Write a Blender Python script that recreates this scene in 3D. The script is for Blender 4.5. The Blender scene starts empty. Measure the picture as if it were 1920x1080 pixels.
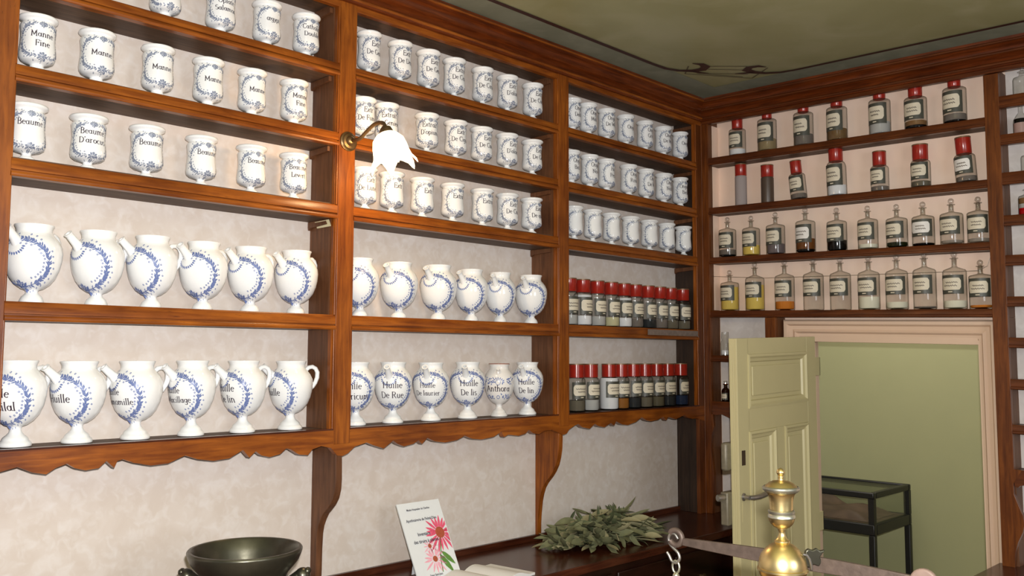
import bpy, bmesh, math, random
from mathutils import Vector, Matrix
random.seed(7)
PI = math.pi
SC = bpy.context.scene
COL = SC.collection

# ---------------------------------------------------------------- camera
cam = bpy.data.cameras.new('camera')
cam.sensor_width = 36.0
cam.lens = 31.139
cam.clip_start = 0.05
camo = bpy.data.objects.new('camera', cam)
COL.objects.link(camo)
CAM = Vector((-3.974, -2.573, 1.7))
yaw, pit, rol = math.radians(45.141388), math.radians(4.485634), math.radians(0.154974)
F = Vector((math.cos(yaw) * math.cos(pit), math.sin(yaw) * math.cos(pit), math.sin(pit)))
R0 = Vector((math.sin(yaw), -math.cos(yaw), 0))
U0 = R0.cross(F)
RT = math.cos(rol) * R0 + math.sin(rol) * U0
UP = -math.sin(rol) * R0 + math.cos(rol) * U0
m = Matrix.Identity(4)
for i in range(3):
    m[i][0], m[i][1], m[i][2], m[i][3] = RT[i], UP[i], -F[i], CAM[i]
camo.matrix_world = m
SC.camera = camo
SC.view_settings.view_transform = 'Standard'
SC.view_settings.look = 'None'
SC.view_settings.gamma = 1.0
SC.view_settings.use_curve_mapping = False
SC.view_settings.exposure = 0.0
SC.cycles.use_denoising = True
SC.cycles.max_bounces = 8
SC.cycles.transparent_max_bounces = 24
SC.cycles.caustics_reflective = False
SC.cycles.caustics_refractive = False
SC.cycles.sample_clamp_indirect = 4.0

# ---------------------------------------------------------------- light: dim room light, camera flash
w = bpy.data.worlds.new('room_light')
SC.world = w
w.use_nodes = True
w.node_tree.nodes['Background'].inputs[0].default_value = (1.0, 0.95, 0.89, 1)
w.node_tree.nodes['Background'].inputs[1].default_value = 0.17

def light(name, kind, loc, energy, color, size=0.02):
    l = bpy.data.lights.new(name, kind)
    l.energy = energy
    l.color = color
    if kind == 'AREA':
        l.size = size
    else:
        l.shadow_soft_size = size
    o = bpy.data.objects.new(name, l)
    o.location = loc
    COL.objects.link(o)
    return o
light('camera_flash', 'POINT', CAM + 0.022 * RT + 0.078 * UP + 0.02 * F, 312.0, (1.0, 0.975, 0.955), 0.018)
win = light('window_daylight', 'AREA', (-2.6, -4.1, 1.9), 29.0, (0.95, 0.98, 1.0), 1.1)
win.rotation_euler = (math.radians(88), 0, math.radians(-28))
nr = light('next_room_fill', 'AREA', (0.75, -0.5, 2.8), 16.5, (1.0, 0.96, 0.93), 1.1)  # unseen fill light, added so the next room does not go dark

# ---------------------------------------------------------------- mesh helpers
class MB:
    def __init__(s):
        s.v = []; s.f = []
    def add(s, vs, fs):
        n = len(s.v)
        s.v += [tuple(p) for p in vs]
        s.f += [tuple(i + n for i in f) for f in fs]
        return s
    def box(s, x0, x1, y0, y1, z0, z1, fn=None):
        vs = [(x, y, z) for z in (z0, z1) for y in (y0, y1) for x in (x0, x1)]
        if fn: vs = [fn(p) for p in vs]
        return s.add(vs, [(0, 2, 3, 1), (4, 5, 7, 6), (0, 1, 5, 4), (2, 6, 7, 3), (0, 4, 6, 2), (1, 3, 7, 5)])
    def prism(s, loop, fn0, fn1):
        """loop of 2D points -> closed prism between the two mapped ends"""
        n = len(loop)
        a = [fn0(p) for p in loop]; b = [fn1(p) for p in loop]
        return s.add(a + b, [tuple(range(n))[::-1], tuple(range(n, 2 * n))] + [(i, (i + 1) % n, n + (i + 1) % n, n + i) for i in range(n)])
    def lathe(s, prof, seg=32, c=(0, 0, 0), fn=None):
        rings = []
        base = len(s.v)
        for (r, z) in prof:
            if r < 1e-6:
                rings.append([len(s.v)]); p = [(0, 0, z)]
            else:
                rings.append([len(s.v) + k for k in range(seg)])
                p = [(r * math.cos(2 * PI * k / seg), r * math.sin(2 * PI * k / seg), z) for k in range(seg)]
            p = [(q[0] + c[0], q[1] + c[1], q[2] + c[2]) for q in p]
            s.v += [fn(q) for q in p] if fn else p
        for a, b in zip(rings, rings[1:]):
            for k in range(seg):
                k2 = (k + 1) % seg
                if len(a) == 1 and len(b) == 1: continue
                if len(a) == 1: s.f.append((a[0], b[k2], b[k]))
                elif len(b) == 1: s.f.append((a[k], a[k2], b[0]))
                else: s.f.append((a[k], a[k2], b[k2], b[k]))
        return s
    def tube(s, pts, rad, seg=10, caps=True):
        pts = [Vector(p) for p in pts]
        n = len(pts)
        rr = rad if isinstance(rad, (list, tuple)) else [rad] * n
        T = [(pts[min(i + 1, n - 1)] - pts[max(i - 1, 0)]).normalized() for i in range(n)]
        nn = T[0].orthogonal().normalized()
        b0 = len(s.v)
        for i in range(n):
            nn = (nn - T[i] * nn.dot(T[i])).normalized()
            bb = T[i].cross(nn)
            for k in range(seg):
                a = 2 * PI * k / seg
                s.v.append(tuple(pts[i] + rr[i] * (math.cos(a) * nn + math.sin(a) * bb)))
        for i in range(n - 1):
            for k in range(seg):
                k2 = (k + 1) % seg
                s.f.append((b0 + i * seg + k, b0 + i * seg + k2, b0 + (i + 1) * seg + k2, b0 + (i + 1) * seg + k))
        if caps:
            s.f.append(tuple(b0 + k for k in range(seg))[::-1])
            s.f.append(tuple(b0 + (n - 1) * seg + k for k in range(seg)))
        return s
    def sphere(s, c, r, seg=16, rings=10, sc=(1, 1, 1)):
        prof = [(r * math.sin(PI * i / rings), -r * math.cos(PI * i / rings)) for i in range(rings + 1)]
        prof[0] = (0, -r); prof[-1] = (0, r)
        return s.lathe(prof, seg, (0, 0, 0), lambda q: (q[0] * sc[0] + c[0], q[1] * sc[1] + c[1], q[2] * sc[2] + c[2]))
    def mesh(s, name, mat, smooth=35):
        me = bpy.data.meshes.new(name)
        me.from_pydata(s.v, [], s.f)
        me.update()
        if smooth:
            for p in me.polygons: p.use_smooth = True
            me.set_sharp_from_angle(angle=math.radians(smooth))
        if mat: me.materials.append(mat)
        return me

def obj(name, mb, mat, parent=None, smooth=35, off=None, bevel=0):
    """mb in world coordinates (or, with off, relative to it) -> one object"""
    me = mb if isinstance(mb, bpy.types.Mesh) else None
    if me is None:
        if parent is not None and off is None:
            L = parent.location
            if parent.parent is not None: L = L + parent.parent.location
            mb.v = [(p[0] - L[0], p[1] - L[1], p[2] - L[2]) for p in mb.v]
        me = mb.mesh(name, mat, smooth)
    o = bpy.data.objects.new(name, me)
    COL.objects.link(o)
    if parent is not None: o.parent = parent
    if bevel:
        b = o.modifiers.new('edge', 'BEVEL'); b.width = bevel; b.segments = 2; b.limit_method = 'ANGLE'
    return o
def thing(name, label, cat, loc=(0, 0, 0), rz=0.0, group=None, scale=None):
    o = bpy.data.objects.new(name, None)
    o.empty_display_size = 0.05
    COL.objects.link(o)
    o.location = loc
    o.rotation_euler = (0, 0, rz)
    if scale: o.scale = scale
    o['label'] = label; o['category'] = cat
    if group: o['group'] = group
    return o
def struct(name, mb, mat, smooth=0):
    o = obj(name, mb, mat, None, smooth)
    o['kind'] = 'structure'
    return o

# ---------------------------------------------------------------- materials
def nodes(name):
    m = bpy.data.materials.new(name); m.use_nodes = True
    nt = m.node_tree
    return m, nt, nt.nodes['Principled BSDF']
def rgb(c): return (c[0], c[1], c[2], 1)
def srgb(r, g, b):
    f = lambda c: (c / 255 / 12.92) if c / 255 <= 0.04045 else ((c / 255 + 0.055) / 1.055) ** 2.4
    return (f(r), f(g), f(b))
def plain(name, c, rough=0.5, metal=0.0, spec=0.5, var=0.06, scale=40.0, coat=0.0, bump=0.0):
    m, nt, b = nodes(name)
    tc = nt.nodes.new('ShaderNodeTexCoord'); nz = nt.nodes.new('ShaderNodeTexNoise'); mx = nt.nodes.new('ShaderNodeMix')
    mx.data_type = 'RGBA'
    nz.inputs['Scale'].default_value = scale; nz.inputs['Detail'].default_value = 3
    nt.links.new(tc.outputs['Object'], nz.inputs['Vector'])
    nt.links.new(nz.outputs['Fac'], mx.inputs['Factor'])
    mx.inputs[6].default_value = rgb([max(0, x * (1 - var)) for x in c])
    mx.inputs[7].default_value = rgb([min(1, x * (1 + var)) for x in c])
    nt.links.new(mx.outputs[2], b.inputs['Base Color'])
    b.inputs['Roughness'].default_value = rough
    b.inputs['Metallic'].default_value = metal
    b.inputs['Specular IOR Level'].default_value = spec
    b.inputs['Coat Weight'].default_value = coat
    b.inputs['Coat Roughness'].default_value = 0.08
    if bump:
        bp = nt.nodes.new('ShaderNodeBump'); bp.inputs['Strength'].default_value = bump; bp.inputs['Distance'].default_value = 0.002
        nt.links.new(nz.outputs['Fac'], bp.inputs['Height']); nt.links.new(bp.outputs['Normal'], b.inputs['Normal'])
    return m
def wood(name, c0, c1, axis, rough=0.32, dark=(0.03, 0.008, 0.004)):
    m, nt, b = nodes(name)
    tc = nt.nodes.new('ShaderNodeTexCoord'); mp = nt.nodes.new('ShaderNodeMapping')
    sc = [26.0, 26.0, 26.0]
    for a in axis: sc['xyz'.index(a)] = 2.2
    mp.inputs['Scale'].default_value = sc
    nt.links.new(tc.outputs['Object'], mp.inputs['Vector'])
    n1 = nt.nodes.new('ShaderNodeTexNoise'); n1.inputs['Scale'].default_value = 3.0; n1.inputs['Detail'].default_value = 8; n1.inputs['Distortion'].default_value = 0.6
    nt.links.new(mp.outputs['Vector'], n1.inputs['Vector'])
    cr = nt.nodes.new('ShaderNodeValToRGB')
    cr.color_ramp.elements[0].position = 0.3; cr.color_ramp.elements[0].color = rgb(c0)
    cr.color_ramp.elements[1].position = 0.72; cr.color_ramp.elements[1].color = rgb(c1)
    nt.links.new(n1.outputs['Fac'], cr.inputs['Fac'])
    n2 = nt.nodes.new('ShaderNodeTexNoise'); n2.inputs['Scale'].default_value = 5.0; n2.inputs['Detail'].default_value = 4
    nt.links.new(tc.outputs['Object'], n2.inputs['Vector'])
    r2 = nt.nodes.new('ShaderNodeValToRGB')
    r2.color_ramp.elements[0].position = 0.3; r2.color_ramp.elements[0].color = (0.62, 0.55, 0.52, 1)
    r2.color_ramp.elements[1].position = 0.62; r2.color_ramp.elements[1].color = (1, 1, 1, 1)
    nt.links.new(n2.outputs['Fac'], r2.inputs['Fac'])
    mx = nt.nodes.new('ShaderNodeMix'); mx.data_type = 'RGBA'; mx.blend_type = 'MULTIPLY'; mx.inputs['Factor'].default_value = 1.0
    nt.links.new(cr.outputs['Color'], mx.inputs[6]); nt.links.new(r2.outputs['Color'], mx.inputs[7])
    n3 = nt.nodes.new('ShaderNodeTexNoise'); n3.inputs['Scale'].default_value = 16.0; n3.inputs['Detail'].default_value = 2
    nt.links.new(mp.outputs['Vector'], n3.inputs['Vector'])
    r3 = nt.nodes.new('ShaderNodeValToRGB')
    r3.color_ramp.elements[0].position = 0.66; r3.color_ramp.elements[0].color = (0, 0, 0, 1)
    r3.color_ramp.elements[1].position = 0.78; r3.color_ramp.elements[1].color = (0.6, 0.6, 0.6, 1)
    nt.links.new(n3.outputs['Fac'], r3.inputs['Fac'])
    m2 = nt.nodes.new('ShaderNodeMix'); m2.data_type = 'RGBA'
    nt.links.new(r3.outputs['Color'], m2.inputs['Factor']); nt.links.new(mx.outputs[2], m2.inputs[6]); m2.inputs[7].default_value = rgb(dark)
    nt.links.new(m2.outputs[2], b.inputs['Base Color'])
    b.inputs['Roughness'].default_value = rough
    b.inputs['Specular IOR Level'].default_value = 0.35
    bp = nt.nodes.new('ShaderNodeBump'); bp.inputs['Strength'].default_value = 0.12; bp.inputs['Distance'].default_value = 0.002
    nt.links.new(n1.outputs['Fac'], bp.inputs['Height']); nt.links.new(bp.outputs['Normal'], b.inputs['Normal'])
    return m
def paper_wall(name, c0, c1, c2, s=1.0):
    m, nt, b = nodes(name)
    tc = nt.nodes.new('ShaderNodeTexCoord')
    def nz(scale, det, dist, p0, p1):
        n = nt.nodes.new('ShaderNodeTexNoise'); n.inputs['Scale'].default_value = scale * s; n.inputs['Detail'].default_value = det; n.inputs['Distortion'].default_value = dist
        nt.links.new(tc.outputs['Object'], n.inputs['Vector'])
        r = nt.nodes.new('ShaderNodeValToRGB'); r.color_ramp.elements[0].position = p0; r.color_ramp.elements[1].position = p1
        nt.links.new(n.outputs['Fac'], r.inputs['Fac'])
        return r.outputs['Color']
    a = nz(15, 3, 0.5, 0.36, 0.68)
    bb = nz(30, 4, 0.8, 0.46, 0.78)
    m1 = nt.nodes.new('ShaderNodeMix'); m1.data_type = 'RGBA'; m1.inputs[6].default_value = rgb(c0); m1.inputs[7].default_value = rgb(c1)
    nt.links.new(a, m1.inputs['Factor'])
    m2 = nt.nodes.new('ShaderNodeMix'); m2.data_type = 'RGBA'; m2.inputs[7].default_value = rgb(c2)
    nt.links.new(m1.outputs[2], m2.inputs[6]); nt.links.new(bb, m2.inputs['Factor'])
    nt.links.new(m2.outputs[2], b.inputs['Base Color'])
    b.inputs['Roughness'].default_value = 0.75; b.inputs['Specular IOR Level'].default_value = 0.2
    return m
def glass(name, tint=(0.915, 0.915, 0.90), edge=(0.36, 0.365, 0.34), refl=1.0):
    """thin clear glass: what lies behind shows through, darker at grazing edges, mirror highlights"""
    m, nt, b = nodes(name)
    nt.nodes.remove(b)
    out = nt.nodes['Material Output']
    lw = nt.nodes.new('ShaderNodeLayerWeight'); lw.inputs['Blend'].default_value = 0.35
    rp = nt.nodes.new('ShaderNodeValToRGB')
    rp.color_ramp.elements[0].position = 0.35; rp.color_ramp.elements[0].color = rgb(tint)
    rp.color_ramp.elements[1].position = 0.95; rp.color_ramp.elements[1].color = rgb(edge)
    nt.links.new(lw.outputs['Facing'], rp.inputs['Fac'])
    tr = nt.nodes.new('ShaderNodeBsdfTransparent'); nt.links.new(rp.outputs['Color'], tr.inputs['Color'])
    gl = nt.nodes.new('ShaderNodeBsdfGlossy'); gl.inputs['Roughness'].default_value = 0.06
    l2 = nt.nodes.new('ShaderNodeLayerWeight'); l2.inputs['Blend'].default_value = 0.5
    pw = nt.nodes.new('ShaderNodeMath'); pw.operation = 'POWER'; pw.inputs[1].default_value = 4.0
    nt.links.new(l2.outputs['Facing'], pw.inputs[0])
    mu = nt.nodes.new('ShaderNodeMath'); mu.operation = 'MULTIPLY_ADD'; mu.inputs[1].default_value = 0.35 * refl; mu.inputs[2].default_value = 0.045 * refl
    nt.links.new(pw.outputs[0], mu.inputs[0])
    ms = nt.nodes.new('ShaderNodeMixShader')
    nt.links.new(mu.outputs[0], ms.inputs['Fac']); nt.links.new(tr.outputs[0], ms.inputs[1]); nt.links.new(gl.outputs[0], ms.inputs[2])
    nt.links.new(ms.outputs[0], out.inputs['Surface'])
    return m
def liquid(name, c, clear=0.5, body=0.6):
    """coloured liquid: lets tinted light through and scatters a little"""
    m, nt, b = nodes(name)
    nt.nodes.remove(b)
    out = nt.nodes['Material Output']
    tr = nt.nodes.new('ShaderNodeBsdfTransparent'); tr.inputs['Color'].default_value = rgb([x ** 0.5 for x in c])
    df = nt.nodes.new('ShaderNodeBsdfDiffuse'); df.inputs['Color'].default_value = rgb(c)
    tl = nt.nodes.new('ShaderNodeBsdfTranslucent'); tl.inputs['Color'].default_value = rgb(c)
    a = nt.nodes.new('ShaderNodeMixShader'); a.inputs['Fac'].default_value = 0.2
    nt.links.new(df.outputs[0], a.inputs[1]); nt.links.new(tl.outputs[0], a.inputs[2])
    ms = nt.nodes.new('ShaderNodeMixShader'); ms.inputs['Fac'].default_value = 1 - clear
    nt.links.new(tr.outputs[0], ms.inputs[1]); nt.links.new(a.outputs[0], ms.inputs[2])
    nt.links.new(ms.outputs[0], out.inputs['Surface'])
    return m

M = {}
M['glaze'] = plain('white_glaze', (0.86, 0.87, 0.875), 0.10, spec=0.55, var=0.03, scale=18)
M['glaze_warm'] = plain('cream_glaze', (0.80, 0.78, 0.76), 0.12, spec=0.5, var=0.04, scale=18)
M['blue'] = plain('grey_blue_paint', (0.20, 0.235, 0.325), 0.25, var=0.35, scale=90)
M['blue2'] = plain('cobalt_paint', (0.15, 0.20, 0.42), 0.25, var=0.4, scale=60)
M['ink'] = plain('black_lettering', (0.035, 0.022, 0.04), 0.3, var=0.3, scale=120)
M['rim'] = plain('brown_rim_glaze', (0.42, 0.22, 0.17), 0.2, var=0.2, scale=90)
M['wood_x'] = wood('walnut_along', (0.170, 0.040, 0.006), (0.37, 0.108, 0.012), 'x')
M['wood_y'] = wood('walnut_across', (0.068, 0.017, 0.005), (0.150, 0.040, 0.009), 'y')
M['wood_z'] = wood('walnut_upright', (0.165, 0.040, 0.006), (0.36, 0.105, 0.012), 'z')
M['wood_corn'] = wood('dark_red_cornice', (0.075, 0.016, 0.004), (0.19, 0.040, 0.007), 'x')
M['wood_corny'] = wood('dark_red_cornice_across', (0.075, 0.016, 0.004), (0.19, 0.040, 0.007), 'y')
M['wood_in'] = wood('unvarnished_inside', (0.075, 0.040, 0.022), (0.145, 0.082, 0.048), 'x', 0.6)
M['wood_inz'] = wood('stained_side_board', (0.10, 0.038, 0.015), (0.18, 0.075, 0.032), 'z', 0.5)
M['wood_zr'] = wood('walnut_upright_dark', (0.085, 0.022, 0.005), (0.20, 0.058, 0.011), 'z')
M['cheek'] = wood('blackened_side_board', (0.022, 0.013, 0.009), (0.05, 0.028, 0.018), 'z', 0.5)
M['carcass'] = wood('near_black_mahogany', (0.014, 0.005, 0.003), (0.03, 0.009, 0.005), 'x', 0.3)
M['wood_dark'] = wood('dark_mahogany', (0.045, 0.012, 0.006), (0.10, 0.028, 0.012), 'x', 0.22)
M['wood_darky'] = wood('dark_mahogany_across', (0.045, 0.012, 0.006), (0.10, 0.028, 0.012), 'y', 0.22)
M['paper'] = paper_wall('mottled_wallpaper', srgb(208, 195, 184), srgb(215, 204, 195), srgb(221, 213, 207))
M['lining'] = paper_wall('pink_lining_paper', srgb(240, 212, 192), srgb(244, 219, 200), srgb(242, 216, 196), 0.4)
M['greylining'] = paper_wall('grey_lining_paper', srgb(205, 198, 194), srgb(214, 206, 200), srgb(222, 216, 212), 0.6)
M['ceil'] = paper_wall('painted_ceiling', (0.27, 0.265, 0.125), (0.33, 0.325, 0.17), (0.37, 0.36, 0.21), 0.12)
M['ceil'].node_tree.nodes['Principled BSDF'].inputs['Roughness'].default_value = 0.42
M['ceil'].node_tree.nodes['Principled BSDF'].inputs['Specular IOR Level'].default_value = 0.5
M['ceil_edge'] = paper_wall('ceiling_grey_border', (0.19, 0.20, 0.145), (0.23, 0.24, 0.18), (0.26, 0.27, 0.20), 0.3)
M['stripe'] = plain('painted_stripe', (0.04, 0.012, 0.008), 0.5, var=0.2)
M['scroll'] = plain('painted_scroll', (0.10, 0.08, 0.045), 0.5, var=0.3)
M['green'] = plain('khaki_plaster', srgb(178, 180, 136), 0.85, spec=0.15, var=0.03, scale=6)
M['doorp'] = plain('olive_cream_paint', srgb(197, 187, 143), 0.38, spec=0.4, var=0.03, scale=12)
M['casing'] = plain('pinkish_beige_paint', srgb(216, 188, 164), 0.45, spec=0.4, var=0.03, scale=14)
M['floor'] = plain('dull_floor', (0.16, 0.11, 0.07), 0.6, var=0.2, scale=6)
M['brass'] = plain('worn_brass', (0.80, 0.63, 0.30), 0.33, 1.0, var=0.22, scale=28)
M['brass_pale'] = plain('tarnished_brass', (0.58, 0.58, 0.48), 0.4, 1.0, var=0.25, scale=50)
M['brass_old'] = plain('antique_brass', (0.17, 0.11, 0.05), 0.38, 0.8, var=0.3, scale=50)
M['iron'] = plain('rusty_iron', (0.115, 0.082, 0.066), 0.5, 0.4, var=0.45, scale=60, bump=0.5)
M['bronze'] = plain('dark_bronze', (0.105, 0.10, 0.075), 0.33, 0.85, var=0.3, scale=30, bump=0.25)
M['steel'] = plain('grey_steel', (0.42, 0.40, 0.37), 0.35, 0.9, var=0.2)
M['lock'] = plain('painted_lock_case', (0.19, 0.165, 0.115), 0.45, 0.2, var=0.3, scale=60)
M['black'] = plain('black_metal', (0.012, 0.013, 0.012), 0.4, 0.0, var=0.2)
M['hole'] = plain('dark_recess', (0.05, 0.03, 0.015), 0.6)
M['red'] = plain('red_cap', (0.31, 0.018, 0.010), 0.22, spec=0.45, var=0.3, scale=35)
M['red_rim'] = plain('cap_tarnished_top', (0.20, 0.12, 0.06), 0.4, 0.3, var=0.3)
M['frame'] = plain('black_label_paper', (0.060, 0.060, 0.045), 0.45, var=0.3, scale=80)
M['cream'] = plain('cream_label', srgb(212, 202, 180), 0.55, var=0.10, scale=50)
M['whitelab'] = plain('white_label', srgb(226, 222, 216), 0.5, var=0.06, scale=50)
M['script'] = plain('faded_label_ink', (0.17, 0.14, 0.11), 0.6)
M['glass'] = glass('clear_bottle_glass')
M['pane'] = glass('case_glass', (0.965, 0.97, 0.96), (0.75, 0.78, 0.74))
M['amber'] = glass('brown_bottle_glass', (0.30, 0.14, 0.06), (0.06, 0.03, 0.015))
M['frost'] = liquid('frosted_plastic', srgb(190, 180, 178), 0.25)
M['powder'] = plain('white_powder', (0.80, 0.81, 0.84), 0.9, spec=0.1, var=0.05, scale=120)
M['white_paper'] = plain('white_paper', (0.82, 0.82, 0.80), 0.6, var=0.02)
M['card'] = plain('printed_card', (0.74, 0.77, 0.79), 0.25, var=0.02)
M['pink'] = plain('pink_petals_print', srgb(226, 92, 122), 0.35, var=0.25, scale=90)
M['pinkpale'] = plain('pale_pink_petals_print', srgb(238, 170, 186), 0.35, var=0.15, scale=90)
M['cone'] = plain('brown_flower_centre_print', srgb(170, 84, 58), 0.4, var=0.4, scale=160)
M['leafprint'] = plain('green_leaf_print', srgb(96, 140, 66), 0.4, var=0.35, scale=60)
M['cardink'] = plain('card_lettering', (0.03, 0.03, 0.05), 0.4)
M['herb'] = plain('dried_sage_leaf', (0.17, 0.175, 0.092), 0.7, spec=0.2, var=0.55, scale=26)
M['stalk'] = plain('dried_stalk', (0.28, 0.24, 0.13), 0.7, var=0.3)
M['relic'] = plain('brown_parchment', (0.13, 0.085, 0.055), 0.6, var=0.7, scale=14, bump=0.5)
def lamp_glass():
    m, nt, b = nodes('lit_lamp_glass')
    nt.nodes.remove(b)
    out = nt.nodes['Material Output']
    tr = nt.nodes.new('ShaderNodeBsdfTransparent'); tr.inputs['Color'].default_value = (1, 0.93, 0.82, 1)
    em = nt.nodes.new('ShaderNodeEmission'); em.inputs['Color'].default_value = (1, 0.80, 0.50, 1); em.inputs['Strength'].default_value = 7.0
    ms = nt.nodes.new('ShaderNodeMixShader'); ms.inputs['Fac'].default_value = 0.45
    nt.links.new(tr.outputs[0], ms.inputs[1]); nt.links.new(em.outputs[0], ms.inputs[2]); nt.links.new(ms.outputs[0], out.inputs['Surface'])
    return m
M['lampglass'] = lamp_glass()
def emis(name, c, s):
    m, nt, b = nodes(name)
    b.inputs['Base Color'].default_value = rgb(c); b.inputs['Emission Color'].default_value = rgb(c); b.inputs['Emission Strength'].default_value = s
    return m
M['bulb'] = emis('glowing_bulb', (1, 0.78, 0.45), 25.0)

# measured in metres: jars (x, rim radius, height, bearing to the viewer, ...), bottles (y, base z, radius, height, ...)
G0 = [(-2.866, 0.0492, 0.119, 247.2, ''),
      (-2.686, 0.0498, 0.153, 243.9, 'Opiate|Salamon'),
      (-2.522, 0.0482, 0.164, 241.1, 'œgypt'),
      (-2.371, 0.0472, 0.166, 238.7, 'Catholic|Double'),]
G1 = [(-3.218, 0.0496, 0.167, 254.0, 'Manne|Fine'),
      (-3.06, 0.0511, 0.161, 250.9, 'Manne'),
      (-2.882, 0.0487, 0.165, 247.5, 'Manne'),
      (-2.721, 0.049, 0.165, 244.6, 'Manne'),
      (-2.57, 0.0465, 0.162, 241.9, 'Manne'),
      (-2.413, 0.0474, 0.168, 239.3, 'Manne|Fine'),]
G2 = [(-3.234, 0.049, 0.167, 254.3, 'Beaume'),
      (-3.074, 0.0512, 0.164, 251.1, "Beaume|D'arocus"),
      (-2.907, 0.0512, 0.165, 247.9, 'Beaume'),
      (-2.736, 0.0468, 0.168, 244.8, 'Beaume'),
      (-2.565, 0.048, 0.165, 241.8, 'Beaume'),
      (-2.408, 0.0462, 0.161, 239.3, 'Beaume|Levert'),]
G3 = [(-2.106, 0.0442, 0.183, 234.6, 'Extr|De Gent'),
      (-1.963, 0.0465, 0.182, 232.6, 'Extr|De Dent'),
      (-1.825, 0.0479, 0.181, 230.8, 'Extr|De Geni'),
      (-1.691, 0.0465, 0.174, 229.1, 'Extra|De Cent'),
      (-1.536, 0.0452, 0.185, 227.2, 'Extr|De Casse'),
      (-1.392, 0.0459, 0.182, 225.6, "Extr|D'alun"),
      (-1.237, 0.0466, 0.178, 223.9, 'Extr|De Cochl'),]
G4 = [(-2.126, 0.0447, 0.169, 234.9, 'Extr|De Fume'),
      (-2.021, 0.0447, 0.155, 233.4, 'Extrait|De Genievr'),
      (-1.829, 0.0471, 0.167, 230.8, "Extrait|D'opium"),
      (-1.681, 0.0474, 0.168, 229.0, 'Extr|De Cigue'),
      (-1.54, 0.0466, 0.162, 227.3, 'Extr|De Card'),
      (-1.393, 0.0479, 0.165, 225.6, "Extr|D'aloes"),
      (-1.24, 0.0469, 0.167, 223.9, 'Extr|De Gay'),]
G5 = [(-2.115, 0.0426, 0.184, 234.8, 'Extr|De Lune C'),
      (-1.994, 0.0477, 0.163, 233.1, 'Extr'),
      (-1.849, 0.0476, 0.162, 231.1, 'Extr'),
      (-1.695, 0.0486, 0.157, 229.1, 'Extrai'),
      (-1.534, 0.048, 0.159, 227.2, 'Extrai'),
      (-1.39, 0.0482, 0.161, 225.5, 'Extr|De Can'),
      (-1.244, 0.0478, 0.162, 224.0, 'Extr|De quin'),]
G6 = [(-0.974, 0.0415, 0.182, 221.3, 'Ongu|Dalth'),
      (-0.863, 0.0423, 0.17, 220.2, 'Ongu|Malv'),
      (-0.728, 0.0446, 0.162, 219.0, 'Ongu|De Will'),
      (-0.58, 0.0431, 0.152, 217.8, 'Ongu'),
      (-0.424, 0.0428, 0.161, 216.6, 'Ong|Gris'),
      (-0.27, 0.0466, 0.163, 215.4, 'Ongu|De Mer'),
      (-0.118, 0.0428, 0.16, 214.3, 'Ongu'),]
G7 = [(-0.983, 0.0413, 0.17, 221.4, 'Ongu|Basi'),
      (-0.855, 0.0434, 0.167, 220.2, 'Ongu|Nov'),
      (-0.73, 0.0431, 0.164, 219.1, 'Hu|Pess'),
      (-0.56, 0.0437, 0.163, 217.6, 'Ongu|Rosat'),
      (-0.419, 0.0413, 0.169, 216.5, 'Ong|De Mir'),
      (-0.27, 0.0457, 0.17, 215.4, 'Ongu|Nutri'),
      (-0.123, 0.0426, 0.161, 214.4, 'Onguen|Basil'),]
G8 = [(-0.965, 0.0412, 0.171, 221.2, ''),
      (-0.834, 0.0446, 0.165, 220.0, ''),
      (-0.696, 0.0444, 0.161, 218.8, ''),
      (-0.548, 0.0455, 0.168, 217.5, ''),
      (-0.396, 0.0453, 0.164, 216.4, ''),
      (-0.247, 0.0429, 0.164, 215.2, ''),
      (-0.099, 0.0439, 0.169, 214.2, ''),]
C1 = [(-3.198, 0.0755, 0.222, 253.7, 41, ''),
      (-3.027, 0.0715, 0.221, 250.3, 53, ''),
      (-2.869, 0.0722, 0.223, 247.4, 62, ''),
      (-2.707, 0.0736, 0.214, 244.4, 44, ''),
      (-2.545, 0.0749, 0.211, 241.6, 46, ''),
      (-2.375, 0.0726, 0.219, 238.9, 43, ''),]
C2 = [(-3.223, 0.0761, 0.236, 254.2, 52, 'Huile|Tussilal'),
      (-3.065, 0.0759, 0.229, 251.0, 58, 'Huille'),
      (-2.902, 0.0755, 0.23, 248.0, 66, 'Huille|De Camomille'),
      (-2.732, 0.0691, 0.233, 244.9, 57, 'Huille|De Macillage'),
      (-2.56, 0.0713, 0.232, 241.9, 63, 'Huille|De lin'),
      (-2.387, 0.0725, 0.228, 239.1, 70, 'Huille'),]
C3 = [(-2.113, 0.0683, 0.219, 234.9, 30, ''),
      (-1.937, 0.073, 0.215, 232.4, 29, ''),
      (-1.744, 0.0749, 0.228, 229.9, 29, ''),
      (-1.57, 0.0679, 0.214, 227.8, 32, ''),
      (-1.408, 0.0634, 0.21, 225.9, 19, ''),
      (-1.222, 0.0702, 0.214, 223.9, 20, ''),]
C4 = [(-2.124, 0.0685, 0.228, 235.1, 25, 'Huille|Hypericum'),
      (-1.958, 0.071, 0.228, 232.7, 14, 'Huilie|De Rue'),
      (-1.777, 0.0717, 0.221, 230.3, 14, 'Huille|De laurier'),
      (-1.587, 0.0724, 0.227, 228.0, 7, 'Huille|De lis'),
      (-1.412, 0.0628, 0.216, 225.9, 0, 'Anthora'),
      (-1.244, 0.0682, 0.222, 224.1, 16, 'Huille|De lin'),]
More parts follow.
